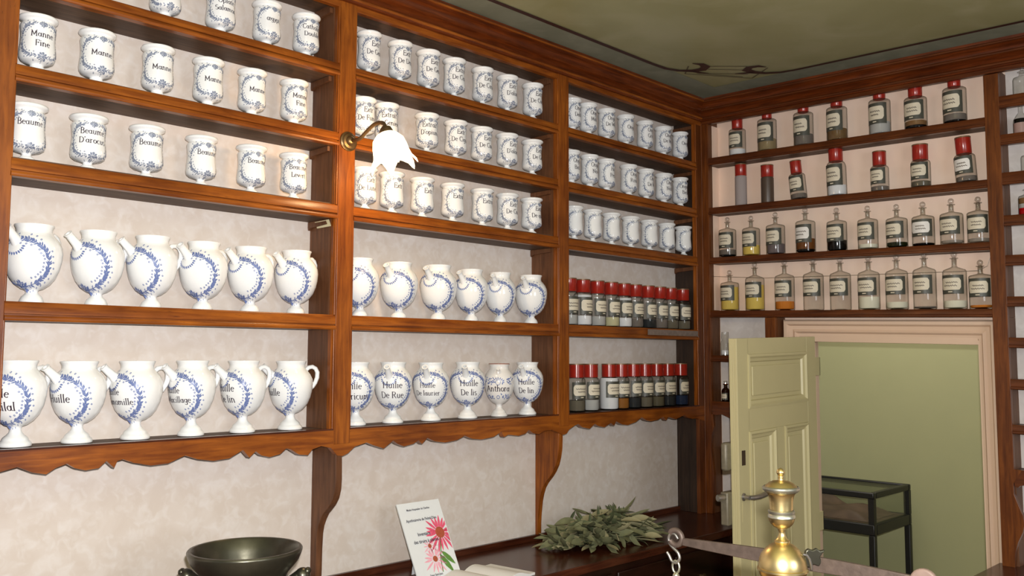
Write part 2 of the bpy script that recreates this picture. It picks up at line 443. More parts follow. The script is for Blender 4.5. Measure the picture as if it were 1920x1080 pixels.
J1 = [(-0.992, 0.0323, 0.226, 221.4),
      (-0.897, 0.0353, 0.225, 220.6),
      (-0.794, 0.0334, 0.227, 219.6),
      (-0.692, 0.0353, 0.229, 218.7),
      (-0.596, 0.0333, 0.227, 217.9),
      (-0.506, 0.0338, 0.225, 217.2),
      (-0.402, 0.033, 0.221, 216.4),
      (-0.304, 0.0336, 0.221, 215.7),
      (-0.211, 0.0327, 0.224, 215.0),
      (-0.102, 0.0332, 0.228, 214.2),]
J2 = [(-0.943, 0.0335, 0.23, 221.0),
      (-0.846, 0.0341, 0.23, 220.1),
      (-0.711, 0.0387, 0.23, 218.9),
      (-0.623, 0.0329, 0.231, 218.2),
      (-0.528, 0.0347, 0.234, 217.4),
      (-0.434, 0.0339, 0.235, 216.6),
      (-0.337, 0.0332, 0.237, 215.9),
      (-0.242, 0.0337, 0.24, 215.2),
      (-0.129, 0.0356, 0.242, 214.4),]
B1 = [(-0.187, 2.745, 0.043, 0.1481, 0.009),
      (-0.357, 2.74, 0.0487, 0.1738, 0.003),
      (-0.553, 2.734, 0.0472, 0.175, 0.006),
      (-0.723, 2.729, 0.0483, 0.1728, 0.009),
      (-0.927, 2.723, 0.0483, 0.1732, 0.009),
      (-1.088, 2.718, 0.0475, 0.1556, 0.01),
      (-1.253, 2.714, 0.0499, 0.1682, 0.012),]
B2 = [(-0.203, 2.48, 0.0319, 0.1603, 0.015),
      (-0.353, 2.476, 0.0336, 0.1367, 0.011),
      (-0.529, 2.471, 0.0393, 0.1348, 0.007),
      (-0.722, 2.465, 0.0451, 0.1713, 0.008),
      (-0.919, 2.459, 0.0396, 0.1266, 0.003),
      (-1.101, 2.454, 0.0411, 0.1284, 0.003),
      (-1.297, 2.448, 0.0423, 0.1298, 0.01),]
B3 = [(-0.118, 2.221, 0.0444, 0.1584, 0.01),
      (-0.255, 2.217, 0.0441, 0.1547, 0.012),
      (-0.391, 2.213, 0.0462, 0.1606, 0.011),
      (-0.55, 2.208, 0.0498, 0.1689, 0.008),
      (-0.708, 2.203, 0.0456, 0.1561, 0.009),
      (-0.856, 2.199, 0.0445, 0.1523, 0.01),
      (-0.988, 2.195, 0.0457, 0.147, 0.01),
      (-1.103, 2.192, 0.0491, 0.1463, 0.011),
      (-1.222, 2.189, 0.047, 0.1491, 0.01),
      (-1.33, 2.185, 0.0445, 0.1482, 0.009),]
B4 = [(-0.126, 1.942, 0.0467, 0.1584, 0.014),
      (-0.271, 1.938, 0.0512, 0.1853, 0.016),
      (-0.434, 1.933, 0.0499, 0.1893, 0.015),
      (-0.584, 1.929, 0.0505, 0.1921, 0.016),
      (-0.718, 1.925, 0.0523, 0.1904, 0.016),
      (-0.853, 1.921, 0.0511, 0.1896, 0.017),
      (-0.98, 1.918, 0.0516, 0.1901, 0.016),
      (-1.101, 1.914, 0.0505, 0.1938, 0.014),
      (-1.226, 1.91, 0.0531, 0.1885, 0.013),
      (-1.329, 1.907, 0.0458, 0.1559, 0.012),]
APRON = [(-3.276, 1.402), (-3.236, 1.411), (-3.2, 1.394), (-3.165, 1.386), (-3.142, 1.401), (-3.114, 1.41), (-3.093, 1.396), (-3.065, 1.388), (-3.03, 1.391), (-3.01, 1.409), (-2.988, 1.388), (-2.98, 1.407), (-2.965, 1.41), (-2.935, 1.398), (-2.885, 1.386), (-2.834, 1.388), (-2.784, 1.407), (-2.744, 1.393), (-2.693, 1.384), (-2.641, 1.388), (-2.597, 1.41), (-2.574, 1.385), (-2.553, 1.403), (-2.532, 1.388), (-2.504, 1.381), (-2.466, 1.388), (-2.445, 1.404), (-2.428, 1.4), (-2.397, 1.381), (-2.363, 1.377), (-2.347, 1.394), (-2.313, 1.403), (-2.275, 1.394), (-2.249, 1.367), (-2.227, 1.364), (-2.206, 1.371), (-2.178, 1.392), (-2.129, 1.403), (-2.099, 1.391), (-2.055, 1.377), (-2.013, 1.402), (-1.993, 1.389), (-1.964, 1.378), (-1.92, 1.385), (-1.898, 1.396), (-1.88, 1.382), (-1.855, 1.402), (-1.819, 1.387), (-1.767, 1.379), (-1.708, 1.385), (-1.67, 1.399), (-1.631, 1.385), (-1.582, 1.379), (-1.516, 1.385), (-1.472, 1.404), (-1.457, 1.381), (-1.433, 1.389), (-1.374, 1.381), (-1.334, 1.387), (-1.315, 1.402), (-1.286, 1.385), (-1.254, 1.381), (-1.221, 1.392), (-1.171, 1.394), (-1.141, 1.383), (-1.117, 1.375), (-1.097, 1.369), (-1.079, 1.373), (-1.062, 1.39), (-1.027, 1.405), (-1.002, 1.41), (-0.973, 1.394), (-0.926, 1.385), (-0.889, 1.405), (-0.863, 1.393), (-0.822, 1.386), (-0.776, 1.403), (-0.752, 1.39), (-0.737, 1.409), (-0.693, 1.392), (-0.649, 1.387), (-0.588, 1.399), (-0.542, 1.419), (-0.505, 1.402), (-0.471, 1.396), (-0.414, 1.401), (-0.37, 1.414), (-0.344, 1.395), (-0.326, 1.41), (-0.262, 1.396), (-0.188, 1.414)]

# ---------------------------------------------------------------- the room
D = 0.15            # depth of the long shelves, fronts at y = 0, wall at y = D
D2 = 0.10           # depth of the shelves beside the doorway, fronts at x = 0
TILT = 0.02904      # the old doorway wall has settled: its shelves run slightly downhill
def tz(y): return TILT * y
def tilt(p): return (p[0], p[1], p[2] + tz(p[1]))
ZC = 0.907          # counter top
ceil_z = lambda y: 3.062 + TILT * min(0, y)

b = MB().box(-6.2, D2 + 0.15, D, D + 0.15, 0, 3.3); struct('wall_left', b, M['paper'])
# wall with the doorway
DY0, DY1, DZ = -0.470, -1.340, 1.83
b = MB()
b.box(D2, 0.25, DY0, D, 0, 3.3)
b.box(D2, 0.25, -3.6, DY1, 0, 3.3)
b.add([(x, y, z) for x in (D2, 0.25) for (y, z) in ((DY0, DZ + tz(DY0)), (DY1, DZ + tz(DY1)), (DY1, 3.3), (DY0, 3.3))],
      [(0, 1, 2, 3), (7, 6, 5, 4), (0, 4, 5, 1), (3, 2, 6, 7), (1, 5, 6, 2), (0, 3, 7, 4)])
struct('wall_right', b, M['lining'])
b = MB().box(-6.2, 1.8, -4.2, 2.0, -0.1, 0); struct('floor', b, M['floor'])
# painted ceiling, its grey margin and stripe
b = MB()
for (x0, x1) in ((-6.2, 0.1),):
    for (y0, y1) in ((0.2, 0.0), (0.0, -4.2)):
        b.add([(x0, y0, ceil_z(y0)), (x1, y0, ceil_z(y0)), (x1, y1, ceil_z(y1)), (x0, y1, ceil_z(y1)),
               (x0, y0, 3.25), (x1, y0, 3.25), (x1, y1, 3.25), (x0, y1, 3.25)],
              [(0, 1, 2, 3), (7, 6, 5, 4), (0, 4, 5, 1), (1, 5, 6, 2), (2, 6, 7, 3), (3, 7, 4, 0)])
ceiling = struct('ceiling', b, M['ceil'])
def ceil_strip(pts, wdt, d=0.0015):
    """flat painted band on the ceiling along a polyline (x, y)"""
    mb = MB(); n = len(pts); L = []; Rr = []
    for i in range(n):
        a = Vector(pts[max(i - 1, 0)]); c = Vector(pts[min(i + 1, n - 1)])
        t = (c - a).normalized(); nn = Vector((-t.y, t.x)); wi = wdt[i] if isinstance(wdt, list) else wdt
        p = Vector(pts[i])
        for lst, s in ((L, 1), (Rr, -1)):
            q = p + nn * wi * 0.5 * s
            lst.append((q.x, q.y, ceil_z(q.y) - d))
    mb.v = L + Rr
    mb.f = [(i, i + 1, n + i + 1, n + i) for i in range(n - 1)]
    return mb
b = ceil_strip([(-6.1, -0.10), (0.08, -0.10)], 0.20, 0.0010)
b2 = ceil_strip([(-0.085, 0.0), (-0.085, -4.1)], 0.20, 0.0013); b.add(b2.v, b2.f)
o = struct('trim_1', b, M['ceil_edge'])
b = ceil_strip([(-6.1, -0.205), (-0.70, -0.195)], 0.024, 0.0025)
for pts, wd in (([(-0.70, -0.195), (-0.60, -0.20), (-0.535, -0.225), (-0.49, -0.27), (-0.475, -0.32), (-0.50, -0.355), (-0.545, -0.36), (-0.58, -0.335)], [0.024, 0.026, 0.03, 0.04, 0.05, 0.045, 0.032, 0.01]),
                ([(-0.49, -0.27), (-0.44, -0.285), (-0.405, -0.31)], [0.03, 0.02, 0.006]),
                ([(-0.185, -4.1), (-0.19, -0.64)], 0.022),
                ([(-0.19, -0.64), (-0.20, -0.57), (-0.235, -0.51), (-0.285, -0.475), (-0.335, -0.47), (-0.36, -0.50), (-0.35, -0.54), (-0.315, -0.56)], [0.022, 0.026, 0.032, 0.042, 0.045, 0.04, 0.03, 0.008]),
                ([(-0.285, -0.475), (-0.30, -0.43), (-0.32, -0.40)], [0.03, 0.02, 0.006])):
    b2 = ceil_strip(pts, wd, 0.0025); b.add(b2.v, b2.f)
struct('trim_2', b, M['stripe'])
b = MB()
for pts in ([(-0.47, -0.22), (-0.20, -0.42)], [(-0.47, -0.22), (-0.56, -0.30)], [(-0.42, -0.29), (-0.27, -0.44)], [(-0.44, -0.265), (-0.25, -0.40)], [(-0.20, -0.42), (-0.30, -0.56)], [(-0.46, -0.34), (-0.34, -0.46)], [(-0.49, -0.37), (-0.38, -0.50)]):
    b2 = ceil_strip(pts, 0.007, 0.0022); b.add(b2.v, b2.f)
struct('trim_3', b, M['scroll'])

# the room behind the doorway
b = MB().box(1.62, 1.75, -4.2, 2.0, 0, 3.2); struct('wall_back', b, M['green'])
b = MB().box(0.25, 1.75, 1.6, 1.75, 0, 3.2); struct('wall_side', b, M['green'])
b = MB().box(0.25, 1.75, -3.2, -3.05, 0, 3.2); struct('wall_end', b, M['green'])
b = MB().box(0.25, 1.75, -3.2, 1.75, 2.9, 3.0); struct('ceiling_next_room', b, M['white_paper'])

# ---------------------------------------------------------------- long shelving on the left wall
AP = [(-3.6, 1.40), (-3.5, 1.388), (-3.42, 1.395), (-3.37, 1.37), (-3.335, 1.37), (-3.30, 1.392)] + APRON + [(-0.150, 1.398), (-0.11, 1.390), (-0.08, 1.395), (-0.052, 1.385), (0.0, 1.375)]
POSTS = [(-3.35, -3.284), (-2.266, -2.200), (-1.129, -1.064), (-0.052, 0.0)]
RAILS = [(2.682, 2.725), (2.433, 2.479), (2.176, 2.225), (1.793, 1.844)]
HZ = 2.928
SH = 0.007       # the shelf boards stand a little proud of their front rails
shelving = thing('wall_shelving', 'long varnished walnut wall shelving with three bays holding blue and white jars', 'shelving', (-1.7, 0.07, 1.37))
def rail_prof(z0, z1):
    h = z1 - z0
    return [(0.022, z0), (-0.003, z0), (-0.0055, z0 + 0.004), (-0.0055, z0 + 0.010), (-0.003, z0 + 0.0135), (0.007, z0 + 0.0145), (0.007, z0 + 0.018), (-0.001, z0 + 0.019), (-0.001, z1 - 0.005), (0.003, z1), (0.022, z1)]
for k, (x0, x1) in enumerate(POSTS):
    zb = 1.40 if k < 3 else ZC
    mb = MB().box(x0, x1, -0.0025 if k < 3 else 0.0, 0.022, zb if k == 3 else 1.405, 2.962)
    obj('post', mb, M['wood_z'] if k < 3 else M['wood_zr'], shelving, bevel=0.002)
    # stepped beads edging the post
    mb = MB()
    for s, xe in ((-1, x0), (1, x1)):
        if k == 3 and s == 1: continue
        for (za, zb2) in [(HZ, RAILS[0][1])] + [(RAILS[i][0], RAILS[i + 1][1]) for i in range(3)] + [(RAILS[3][0], 1.458)]:
            wide = 0.010 if zb2 > 1.83 else 0.015
            xa, xb = (xe - wide, xe) if s < 0 else (xe, xe + 0.004)
            mb.box(xa, xb, 0.004, 0.02, zb2 - 0.001, za + 0.001)
            r = 0.0035
            xc = xe - 0.004 if s < 0 else xe
            mb.tube([(xc, 0.001, zb2), (xc, 0.001, za)], r, 8)
    obj('bead_moulding', mb, M['wood_z'], shelving, smooth=50)
    xp0, xp1 = (x0 - 0.013, x1) if k < 3 else (-0.036, 0.0)
    mb = MB().box(xp0, xp1, 0.0225, D - 0.001, 1.40 if k < 3 else ZC + 0.001, 2.985)
    obj('side_board', mb, M['wood_inz'] if k < 3 else M['cheek'], shelving)
    if k in (1, 2, 3):
        for j, (z0, z1) in enumerate(RAILS[:3] + [(HZ, 0)]):
            mb = MB().prism([(D - 0.004, z0 - 0.001), (0.03, z0 - 0.001), (0.03, z0 - 0.018), (D - 0.02, z0 - 0.022), (D - 0.006, z0 - 0.030), (D - 0.004, z0 - 0.020)],
                            lambda p, a=xp0: (a - 0.012, p[0], p[1]), lambda p, a=xp0: (a - 0.0005, p[0], p[1]))
            obj('shelf_cleat', mb, M['wood_inz'], shelving)
bays = [(-3.284, -2.266), (-2.2, -1.129), (-1.064, -0.052)]
for bi, (x0, x1) in enumerate([(-4.3, -3.35)] + bays):
    for (z0, z1) in RAILS:
        mb = MB().prism(rail_prof(z0, z1), lambda p: (x0, p[0], p[1]), lambda p: (x1, p[0], p[1]))
        obj('shelf_rail', mb, M['wood_x'], shelving, smooth=40)
        mb = MB().box(x0 + 0.004, x1 - (0.013 if x1 < -0.1 else 0.0) - 0.0005, 0.0225, D - 0.001, z0 + 0.0005, z1 + (SH if z1 > 2 else -0.001))
        obj('shelf_board', mb, M['wood_in'], shelving)
    mb = MB().box(x0 + 0.004, x1 - 0.0005, 0.0225, D - 0.001, 1.432, 1.4565)
    obj('shelf_board', mb, M['wood_in'], shelving)
    mb = MB().box(x0 + 0.004, x1 - 0.0005, 0.0225, D - 0.001, 2.945, 2.965)
    obj('top_board', mb, M['wood_in'], shelving)
mb = MB().box(-4.3, 0.0, -0.001, 0.022, HZ, 2.9625)
obj('header_rail', mb, M['wood_x'], shelving, bevel=0.002)
# apron cut in scallops and points, with its shelf nosing
mb = MB()
pts = [(-4.3, 1.39), (-3.75, 1.39)] + AP
n = len(pts)
mb.v = [(x, y, z) for y in (-0.0015, 0.022) for (x, z) in pts] + [(x, y, 1.4525) for y in (-0.0015, 0.022) for (x, z) in pts]
for i in range(n - 1):
    a, c2, t0, t1 = i, n + i, 2 * n + i, 3 * n + i
    mb.f += [(a, a + 1, t0 + 1, t0), (c2, t1, t1 + 1, c2 + 1), (a, c2, c2 + 1, a + 1)]
mb.f += [(0, 2 * n, 3 * n, n), (n - 1, 2 * n - 1, 4 * n - 1, 3 * n - 1)]
obj('scalloped_apron', mb, M['wood_x'], shelving, smooth=0)
mb = MB()
for x0, x1 in [(-4.3, -3.35)] + bays:
    mb.box(x0, x1, -0.002, 0.0225, 1.4525, 1.458)
obj('shelf_nosing', mb, M['wood_dark'], shelving)
# cornice
CORN = [(0.0, 2.950), (0.012, 2.951), (0.017, 2.956), (0.018, 2.963), (0.014, 2.969), (0.006, 2.971), (0.004, 2.984), (0.010, 2.992), (0.024, 2.996), (0.029, 3.001), (0.029, 3.007), (0.022, 3.010), (0.024, 3.020), (0.034, 3.030), (0.050, 3.034), (0.055, 3.039), (0.055, 3.046), (0.048, 3.049), (0.050, 3.060), (0.0, 3.060)]
mb = MB().prism(CORN, lambda p: (-4.3, -p[0], p[1]), lambda p: (-p[0], -p[0], p[1] + tz(-p[0])))
obj('cornice', mb, M['wood_corn'], shelving, smooth=40)
mb = MB().tube([(-4.3, -0.020, 2.9615), (-0.020, -0.020, 2.9615)], 0.0062, 10)
mb.tube([(-4.3, -0.056, 3.041), (-0.056, -0.056, 3.041)], 0.005, 10)
obj('cornice_bead', mb, M['wood_x'], shelving, smooth=60)
mb = MB().box(-4.3, 0.0, 0.0005, 0.02, 2.963, 3.056)
obj('frieze_board', mb, M['wood_x'], shelving)
# shaped brackets down to the counter
for (xb, prof) in ((-2.252, [(0.003, 1.404), (0.003, 1.355), (0.001, 1.284), (0.004, 1.25), (0.015, 1.22), (0.033, 1.197), (0.052, 1.18), (0.074, 1.162), (0.09, 1.139), (0.102, 1.117), (0.109, 1.091), (0.113, 1.036), (0.114, 0.964), (0.116, ZC + 0.001), (D - 0.001, ZC + 0.001), (D - 0.001, 1.404)]),
                   (-1.118, [(0.009, 1.404), (0.009, 1.357), (0.011, 1.31), (0.018, 1.27), (0.028, 1.238), (0.045, 1.208), (0.066, 1.182), (0.09, 1.157), (0.107, 1.132), (0.119, 1.10), (0.126, 1.072), (0.133, 1.02), (0.136, 0.979), (0.137, ZC + 0.001), (D - 0.001, ZC + 0.001), (D - 0.001, 1.404)]),
                   (-3.335, [(0.003, 1.404), (0.003, 1.355), (0.001, 1.284), (0.015, 1.22), (0.052, 1.18), (0.09, 1.139), (0.109, 1.091), (0.113, 1.036), (0.116, ZC + 0.001), (D - 0.001, ZC + 0.001), (D - 0.001, 1.404)])):
    mb = MB().prism(prof, lambda p: (xb, p[0], p[1]), lambda p: (xb + 0.026, p[0], p[1]))
    obj('curved_bracket', mb, M['wood_inz'] if xb < -2 else M['wood_z'], shelving, smooth=30, bevel=0.0015)
# glass reflection painted as a grey strip on the corner bay's fourth shelf edge, paper tag under the third shelf
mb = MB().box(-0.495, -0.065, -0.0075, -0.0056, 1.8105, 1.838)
o = obj('reflection_strip', mb, plain('grey_reflection_paint', (0.20, 0.15, 0.125), 0.5, var=0.5, scale=50), shelving); o['label'] = 'grey strip painted as a reflection on the shelf edge'
mb = MB().add([(-2.292, 0.10, 2.1715), (-2.292, 0.012, 2.1715), (-2.2815, 0.10, 2.150), (-2.2815, 0.012, 2.150), (-2.291, 0.10, 2.1725), (-2.291, 0.012, 2.1725)], [(0, 1, 3, 2), (4, 2, 3, 5)])
tag = obj('paper_tag', mb, plain('yellowed_paper', srgb(214, 206, 170), 0.7), None, smooth=0)
tag['label'] = 'small yellowed paper tag pinned under the third shelf of the nearest bay'; tag['category'] = 'paper tag'

# ---------------------------------------------------------------- shelving around the doorway
ds = thing('doorway_shelving', 'varnished walnut shelving around the doorway holding glass bottles', 'shelving', (0.05, -0.75, 0.9))
RR = [(2.711, 2.75), (2.45, 2.486), (2.19, 2.224), (1.912, 1.946)]
RHZ = 2.933
YS, YQL, YQR = -0.040, -1.385, -1.442
def railx_prof(z0, z1):
    return [(0.020, z0), (-0.001, z0), (-0.004, z0 + 0.003), (-0.004, z0 + 0.009), (0.0005, z0 + 0.012), (0.0005, z1 - 0.005), (0.003, z1), (0.020, z1)]
def wavy(y0, y1, zlo, zhi, edge0, edge1):
    """upright board whose two edges follow lists of (z, dy)"""
    L = [(y0 + d, z) for z, d in edge0] + [(y1 + d, z) for z, d in reversed(edge1)]
    return L
# corner stile with its wavy foot
e0 = [(ZC, 0), (3.0, 0)]
e1 = [(ZC, 0.004), (0.96, 0.0), (1.02, -0.006), (1.10, -0.008), (1.17, 0.0), (1.24, 0.007), (1.30, 0.004), (1.35, -0.010), (1.42, -0.004), (1.50, 0), (2.96, 0)]
mb = MB().prism([(y, z) for y, z in wavy(0, YS, 0, 0, [(ZC, 0), (2.96, 0)], e1)], lambda p: (0.0, p[0], p[1]), lambda p: (0.022, p[0], p[1]))
obj('post', mb, M['wood_zr'], ds, smooth=0, bevel=0.0015)
mb = MB().tube([(-0.002, -0.001, ZC), (-0.002, -0.001, 2.94)], 0.004, 8)
obj('corner_bead', mb, M['wood_zr'], ds, smooth=60)
mb = MB().box(0.0225, D2 - 0.001, YS + 0.004, 0.0, ZC + 0.001, 2.97)
obj('side_board', mb, M['wood_inz'], ds)
mb = MB().box(0.045, D2 - 0.001, YS - 0.0002, YS + 0.0035, 1.95, 2.93)
o = obj('lining_paper', mb, M['lining'], ds); o['label'] = 'pink lining paper curling off the side'
# post right of the bottles, carved at its foot
e0 = [(0.868, 0.0), (2.928, 0)]
e1 = [(0.868, 0.010), (0.93, 0.006), (0.97, -0.004), (1.01, -0.022), (1.045, -0.030), (1.08, -0.026), (1.12, -0.010), (1.16, 0.004), (1.20, 0.004), (1.24, -0.02), (1.256, -0.03), (1.258, 0.0), (2.928, 0)]
mb = MB().prism(wavy(YQL, YQR, 0, 0, e0, e1), lambda p: (-0.001, p[0], p[1] + tz(p[0]) * (p[1] > 2)), lambda p: (0.022, p[0], p[1] + tz(p[0]) * (p[1] > 2)))
obj('post', mb, M['wood_zr'], ds, smooth=0, bevel=0.0015)
mb = MB().box(0.0225, D2 - 0.001, YQR, YQL - 0.010, 1.87, 2.90)
obj('side_board', mb, M['wood_inz'], ds)
mb = MB().box(0.0225, D2 - 0.001, YQR, -1.42, 0.87, 1.869)
obj('side_board', mb, M['wood_inz'], ds)
for (z0, z1) in RR:
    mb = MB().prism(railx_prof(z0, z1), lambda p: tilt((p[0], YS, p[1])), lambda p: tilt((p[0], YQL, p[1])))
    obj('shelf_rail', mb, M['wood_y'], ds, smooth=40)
    mb = MB().box(0.0205, D2 - 0.001, YQL - 0.009, YS + 0.003, z0 + 0.0005, z1 - 0.001, tilt)
    obj('shelf_board', mb, M['wood_in'], ds)
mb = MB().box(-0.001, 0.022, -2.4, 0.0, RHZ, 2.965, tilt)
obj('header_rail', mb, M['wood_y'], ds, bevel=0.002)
mb = MB().prism(CORN, lambda p: (-p[0], -p[0], p[1] + tz(-p[0])), lambda p: tilt((-p[0], -2.4, p[1])))
obj('cornice', mb, M['wood_corny'], ds, smooth=40)
mb = MB()
for cx_, cz_, cr_ in ((0.020, 2.9615, 0.0065), (0.030, 3.004, 0.0065), (0.056, 3.041, 0.006)):
    mb.tube([tilt((-cx_, -cx_, cz_)), tilt((-cx_, -2.4, cz_))], cr_, 10)
obj('cornice_bead', mb, M['wood_y'], ds, smooth=60)
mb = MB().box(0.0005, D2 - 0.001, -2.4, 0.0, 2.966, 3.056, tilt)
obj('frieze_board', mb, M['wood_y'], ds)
# small cells beside the door
mb = MB().box(0.0, 0.022, -0.408, -0.352, ZC + 0.3, 1.911 + tz(-0.38))
obj('post', mb, M['wood_zr'], ds, bevel=0.0015)
mb = MB().box(0.0225, D2 - 0.001, -0.408, -0.395, ZC + 0.3, 1.90)
obj('side_board', mb, M['wood_inz'], ds)
for (z0, z1) in ((1.684, 1.716),):
    mb = MB().prism(railx_prof(z0, z1), lambda p: tilt((p[0], YS, p[1])), lambda p: tilt((p[0], -0.352, p[1])))
    obj('shelf_rail', mb, M['wood_y'], ds, smooth=40)
    mb = MB().box(0.0205, D2 - 0.001, -0.394, YS + 0.003, z0 + 0.0005, z1 - 0.001, tilt)
    obj('shelf_board', mb, M['wood_in'], ds)
mb = MB().prism([(YS, 1.478), (YS, 1.412), (-0.07, 1.408), (-0.10, 1.414), (-0.13, 1.403), (-0.155, 1.392), (-0.185, 1.386), (-0.215, 1.40), (-0.25, 1.39), (-0.29, 1.40), (-0.352, 1.41), (-0.352, 1.478)], lambda p: (0.0, p[0], p[1]), lambda p: (0.02, p[0], p[1]))
obj('scalloped_apron', mb, M['wood_y'], ds, smooth=0)
mb = MB().box(0.0205, D2 - 0.001, -0.394, YS + 0.003, 1.450, 1.4775)
obj('shelf_board', mb, M['wood_in'], ds)
# narrow bay past the doorway
CELLS = [(2.891, 2.786), (2.735, 2.624), (2.58, 2.465), (2.414, 2.287), (2.243, 2.123), (2.079, 1.953), (1.912, 1.786), (1.745, 1.618), (1.577, 1.435), (1.399, 1.256)]
for i, (t, bt) in enumerate(CELLS):
    z1 = bt; z0 = (CELLS[i + 1][0] if i + 1 < len(CELLS) else 1.213)
    zz = lambda p: (p[0], p[1], p[2] + TILT * (p[1] + 1.457))
    if i + 1 < len(CELLS):
        mb = MB().prism(railx_prof(z0, z1), lambda p: zz((p[0], YQR, p[1])), lambda p: zz((p[0], -1.95, p[1])))
        obj('shelf_rail', mb, M['wood_y'], ds, smooth=40)
    else:
        arch = [(YQR, z1), (YQR, 1.19)] + [(YQR - 0.012 - 0.24 * (1 - math.cos(a)), 1.185 + 0.032 * math.sin(a)) for a in [PI * k / 12 for k in range(13)]] + [(-1.95, 1.19), (-1.95, z1)]
        mb = MB().prism(arch, lambda p: (p[0] * 0, p[0], p[1]), lambda p: (0.02, p[0], p[1]))
        obj('arched_apron', mb, M['wood_y'], ds, smooth=0)
    mb = MB().box(0.0205, D2 - 0.001, -1.95, YQR - 0.0005, z1 - 0.028, z1 - 0.001, zz)
    obj('shelf_board', mb, M['wood_in'], ds)
mb = MB().box(0.0, 0.022, -2.01, -1.95, 0.87, 2.90); obj('post', mb, M['wood_zr'], ds, bevel=0.002)
mb = MB().box(D2 - 0.0035, D2 - 0.0012, -1.95, YQR - 0.001, 0.88, 2.91)
o = obj('grey_lining', mb, M['greylining'], ds); o['label'] = 'pale grey lining paper at the back'
mb = MB().box(D2 - 0.0035, D2 - 0.0012, -0.352, YS, 0.93, 1.911)
o = obj('grey_lining', mb, M['greylining'], ds); o['label'] = 'pale lilac grey lining paper at the back'
# wire in front of the lowest bottle row
mb = MB().tube([(0.012, YS - 0.005, 2.125), (0.012, -0.35, 2.098), (0.012, -0.8, 2.083), (0.012, -1.25, 2.070), (0.012, -1.33, 2.068), (0.012, -1.37, 2.085), (0.012, -1.382, 2.12)], 0.0008, 6)
obj('retaining_wire', mb, M['steel'], ds)

# ---------------------------------------------------------------- counters
ct = thing('corner_counter', 'dark mahogany counter along the wall with dried leaves lying on it', 'counter', (-1.8, -0.1, 0))
mb = MB().box(-5.2, D2 - 0.002, -0.315, D - 0.001, ZC - 0.035, ZC)
mb.box(-0.27, D2 - 0.002, -0.43, -0.315, ZC - 0.035, ZC)
obj('worktop', mb, M['wood_dark'], ct, bevel=0.004)
mb = MB().box(-5.2, D2 - 0.003, D - 0.016, D - 0.0015, ZC, ZC + 0.024)
obj('upstand', mb, M['wood_dark'], ct)
mb = MB().box(-5.2, -0.24, -0.285, D - 0.01, 0.0, ZC - 0.0352)
mb.box(-0.24, D2 - 0.002, -0.40, D - 0.01, 0.0, ZC - 0.0352)
obj('carcass', mb, M['carcass'], ct)
for i in range(8, 12):
    for j in range(3):
        x0 = -5.1 + i * 0.40; z0 = 0.12 + j * 0.25
        mb = MB().box(x0, x0 + 0.37, -0.297, -0.2852, z0, z0 + 0.22)
        d = obj('drawer', mb, M['carcass'], ct, bevel=0.004)
        if j == 2:
            kb = MB().lathe([(0, 0), (0.007, 0), (0.006, 0.012), (0.013, 0.018), (0.013, 0.024), (0, 0.028)], 12, fn=lambda q: (x0 + 0.185 + q[0], -0.297 - q[2], z0 + 0.11 + q[1]))
            kb.v = [(p[0] - ct.location[0], p[1] - ct.location[1], p[2] - ct.location[2]) for p in kb.v]
            obj('knob', kb, M['brass_old'], d, off=True)
mb = MB().box(-0.30, D2 - 0.004, -2.3, -1.36, 0.835, 0.870)
c2 = thing('end_counter', 'dark wooden counter end beyond the doorway under the narrow bay', 'counter', (-0.1, -1.8, 0))
obj('worktop', mb, M['wood_darky'], c2, bevel=0.004)
mb = MB().box(-0.27, D2 - 0.004, -2.28, -1.38, 0.0, 0.8348); obj('carcass', mb, M['wood_darky'], c2)

# ---------------------------------------------------------------- doorway: casing, lining, door
b = MB()
prof = [(D2 - 0.0005, 0.0), (0.058, 0.0), (0.045, 0.008), (0.045, 0.022), (0.060, 0.030), (0.066, 0.046), (0.058, 0.058), (0.072, 0.066), (0.076, 0.080), (D2 - 0.0005, 0.080)]   # (x, inward distance)
CY0, CY1, CZ = -0.420, -1.3845, 1.902
def cas(path):
    bb = MB(); n = len(prof); k = len(path)
    for (fn) in path: bb.v += [fn(p) for p in prof]
    for i in range(k - 1):
        for j in range(n):
            j2 = (j + 1) % n
            bb.f.append((i * n + j, i * n + j2, (i + 1) * n + j2, (i + 1) * n + j))
    bb.f += [tuple(range(n))[::-1], tuple((k - 1) * n + j for j in range(n))]
    return bb
b = cas([lambda p: (p[0], CY0 - p[1], 0.0), lambda p: tilt((p[0], CY0 - p[1], CZ - p[1])), lambda p: tilt((p[0], CY1 + p[1], CZ - p[1])), lambda p: (p[0], CY1 + p[1], 0.0)])
struct('trim_4', b, M['casing'], 30)
b = MB()
b.box(0.075, 0.252, -0.502, -0.469, 0, 1.815 + tz(-0.48))
b.box(0.075, 0.252, -1.342, -1.303, 0, 1.815 + tz(-1.32))
b.box(0.075, 0.252, -1.303, -0.502, 1.797, 1.835, tilt)
b.box(0.20, 0.230, -0.514, -0.502, 0, 1.79 + tz(-0.5))
struct('door_1_frame', b, M['casing'])
b = MB()
for (z0, z1) in ((1.06, 1.16), (1.22, 1.24)):
    b.box(0.1, 0.14, -1.3035, -1.302, z0, z1)
o = struct('door_1_strike', b, M['hole'])

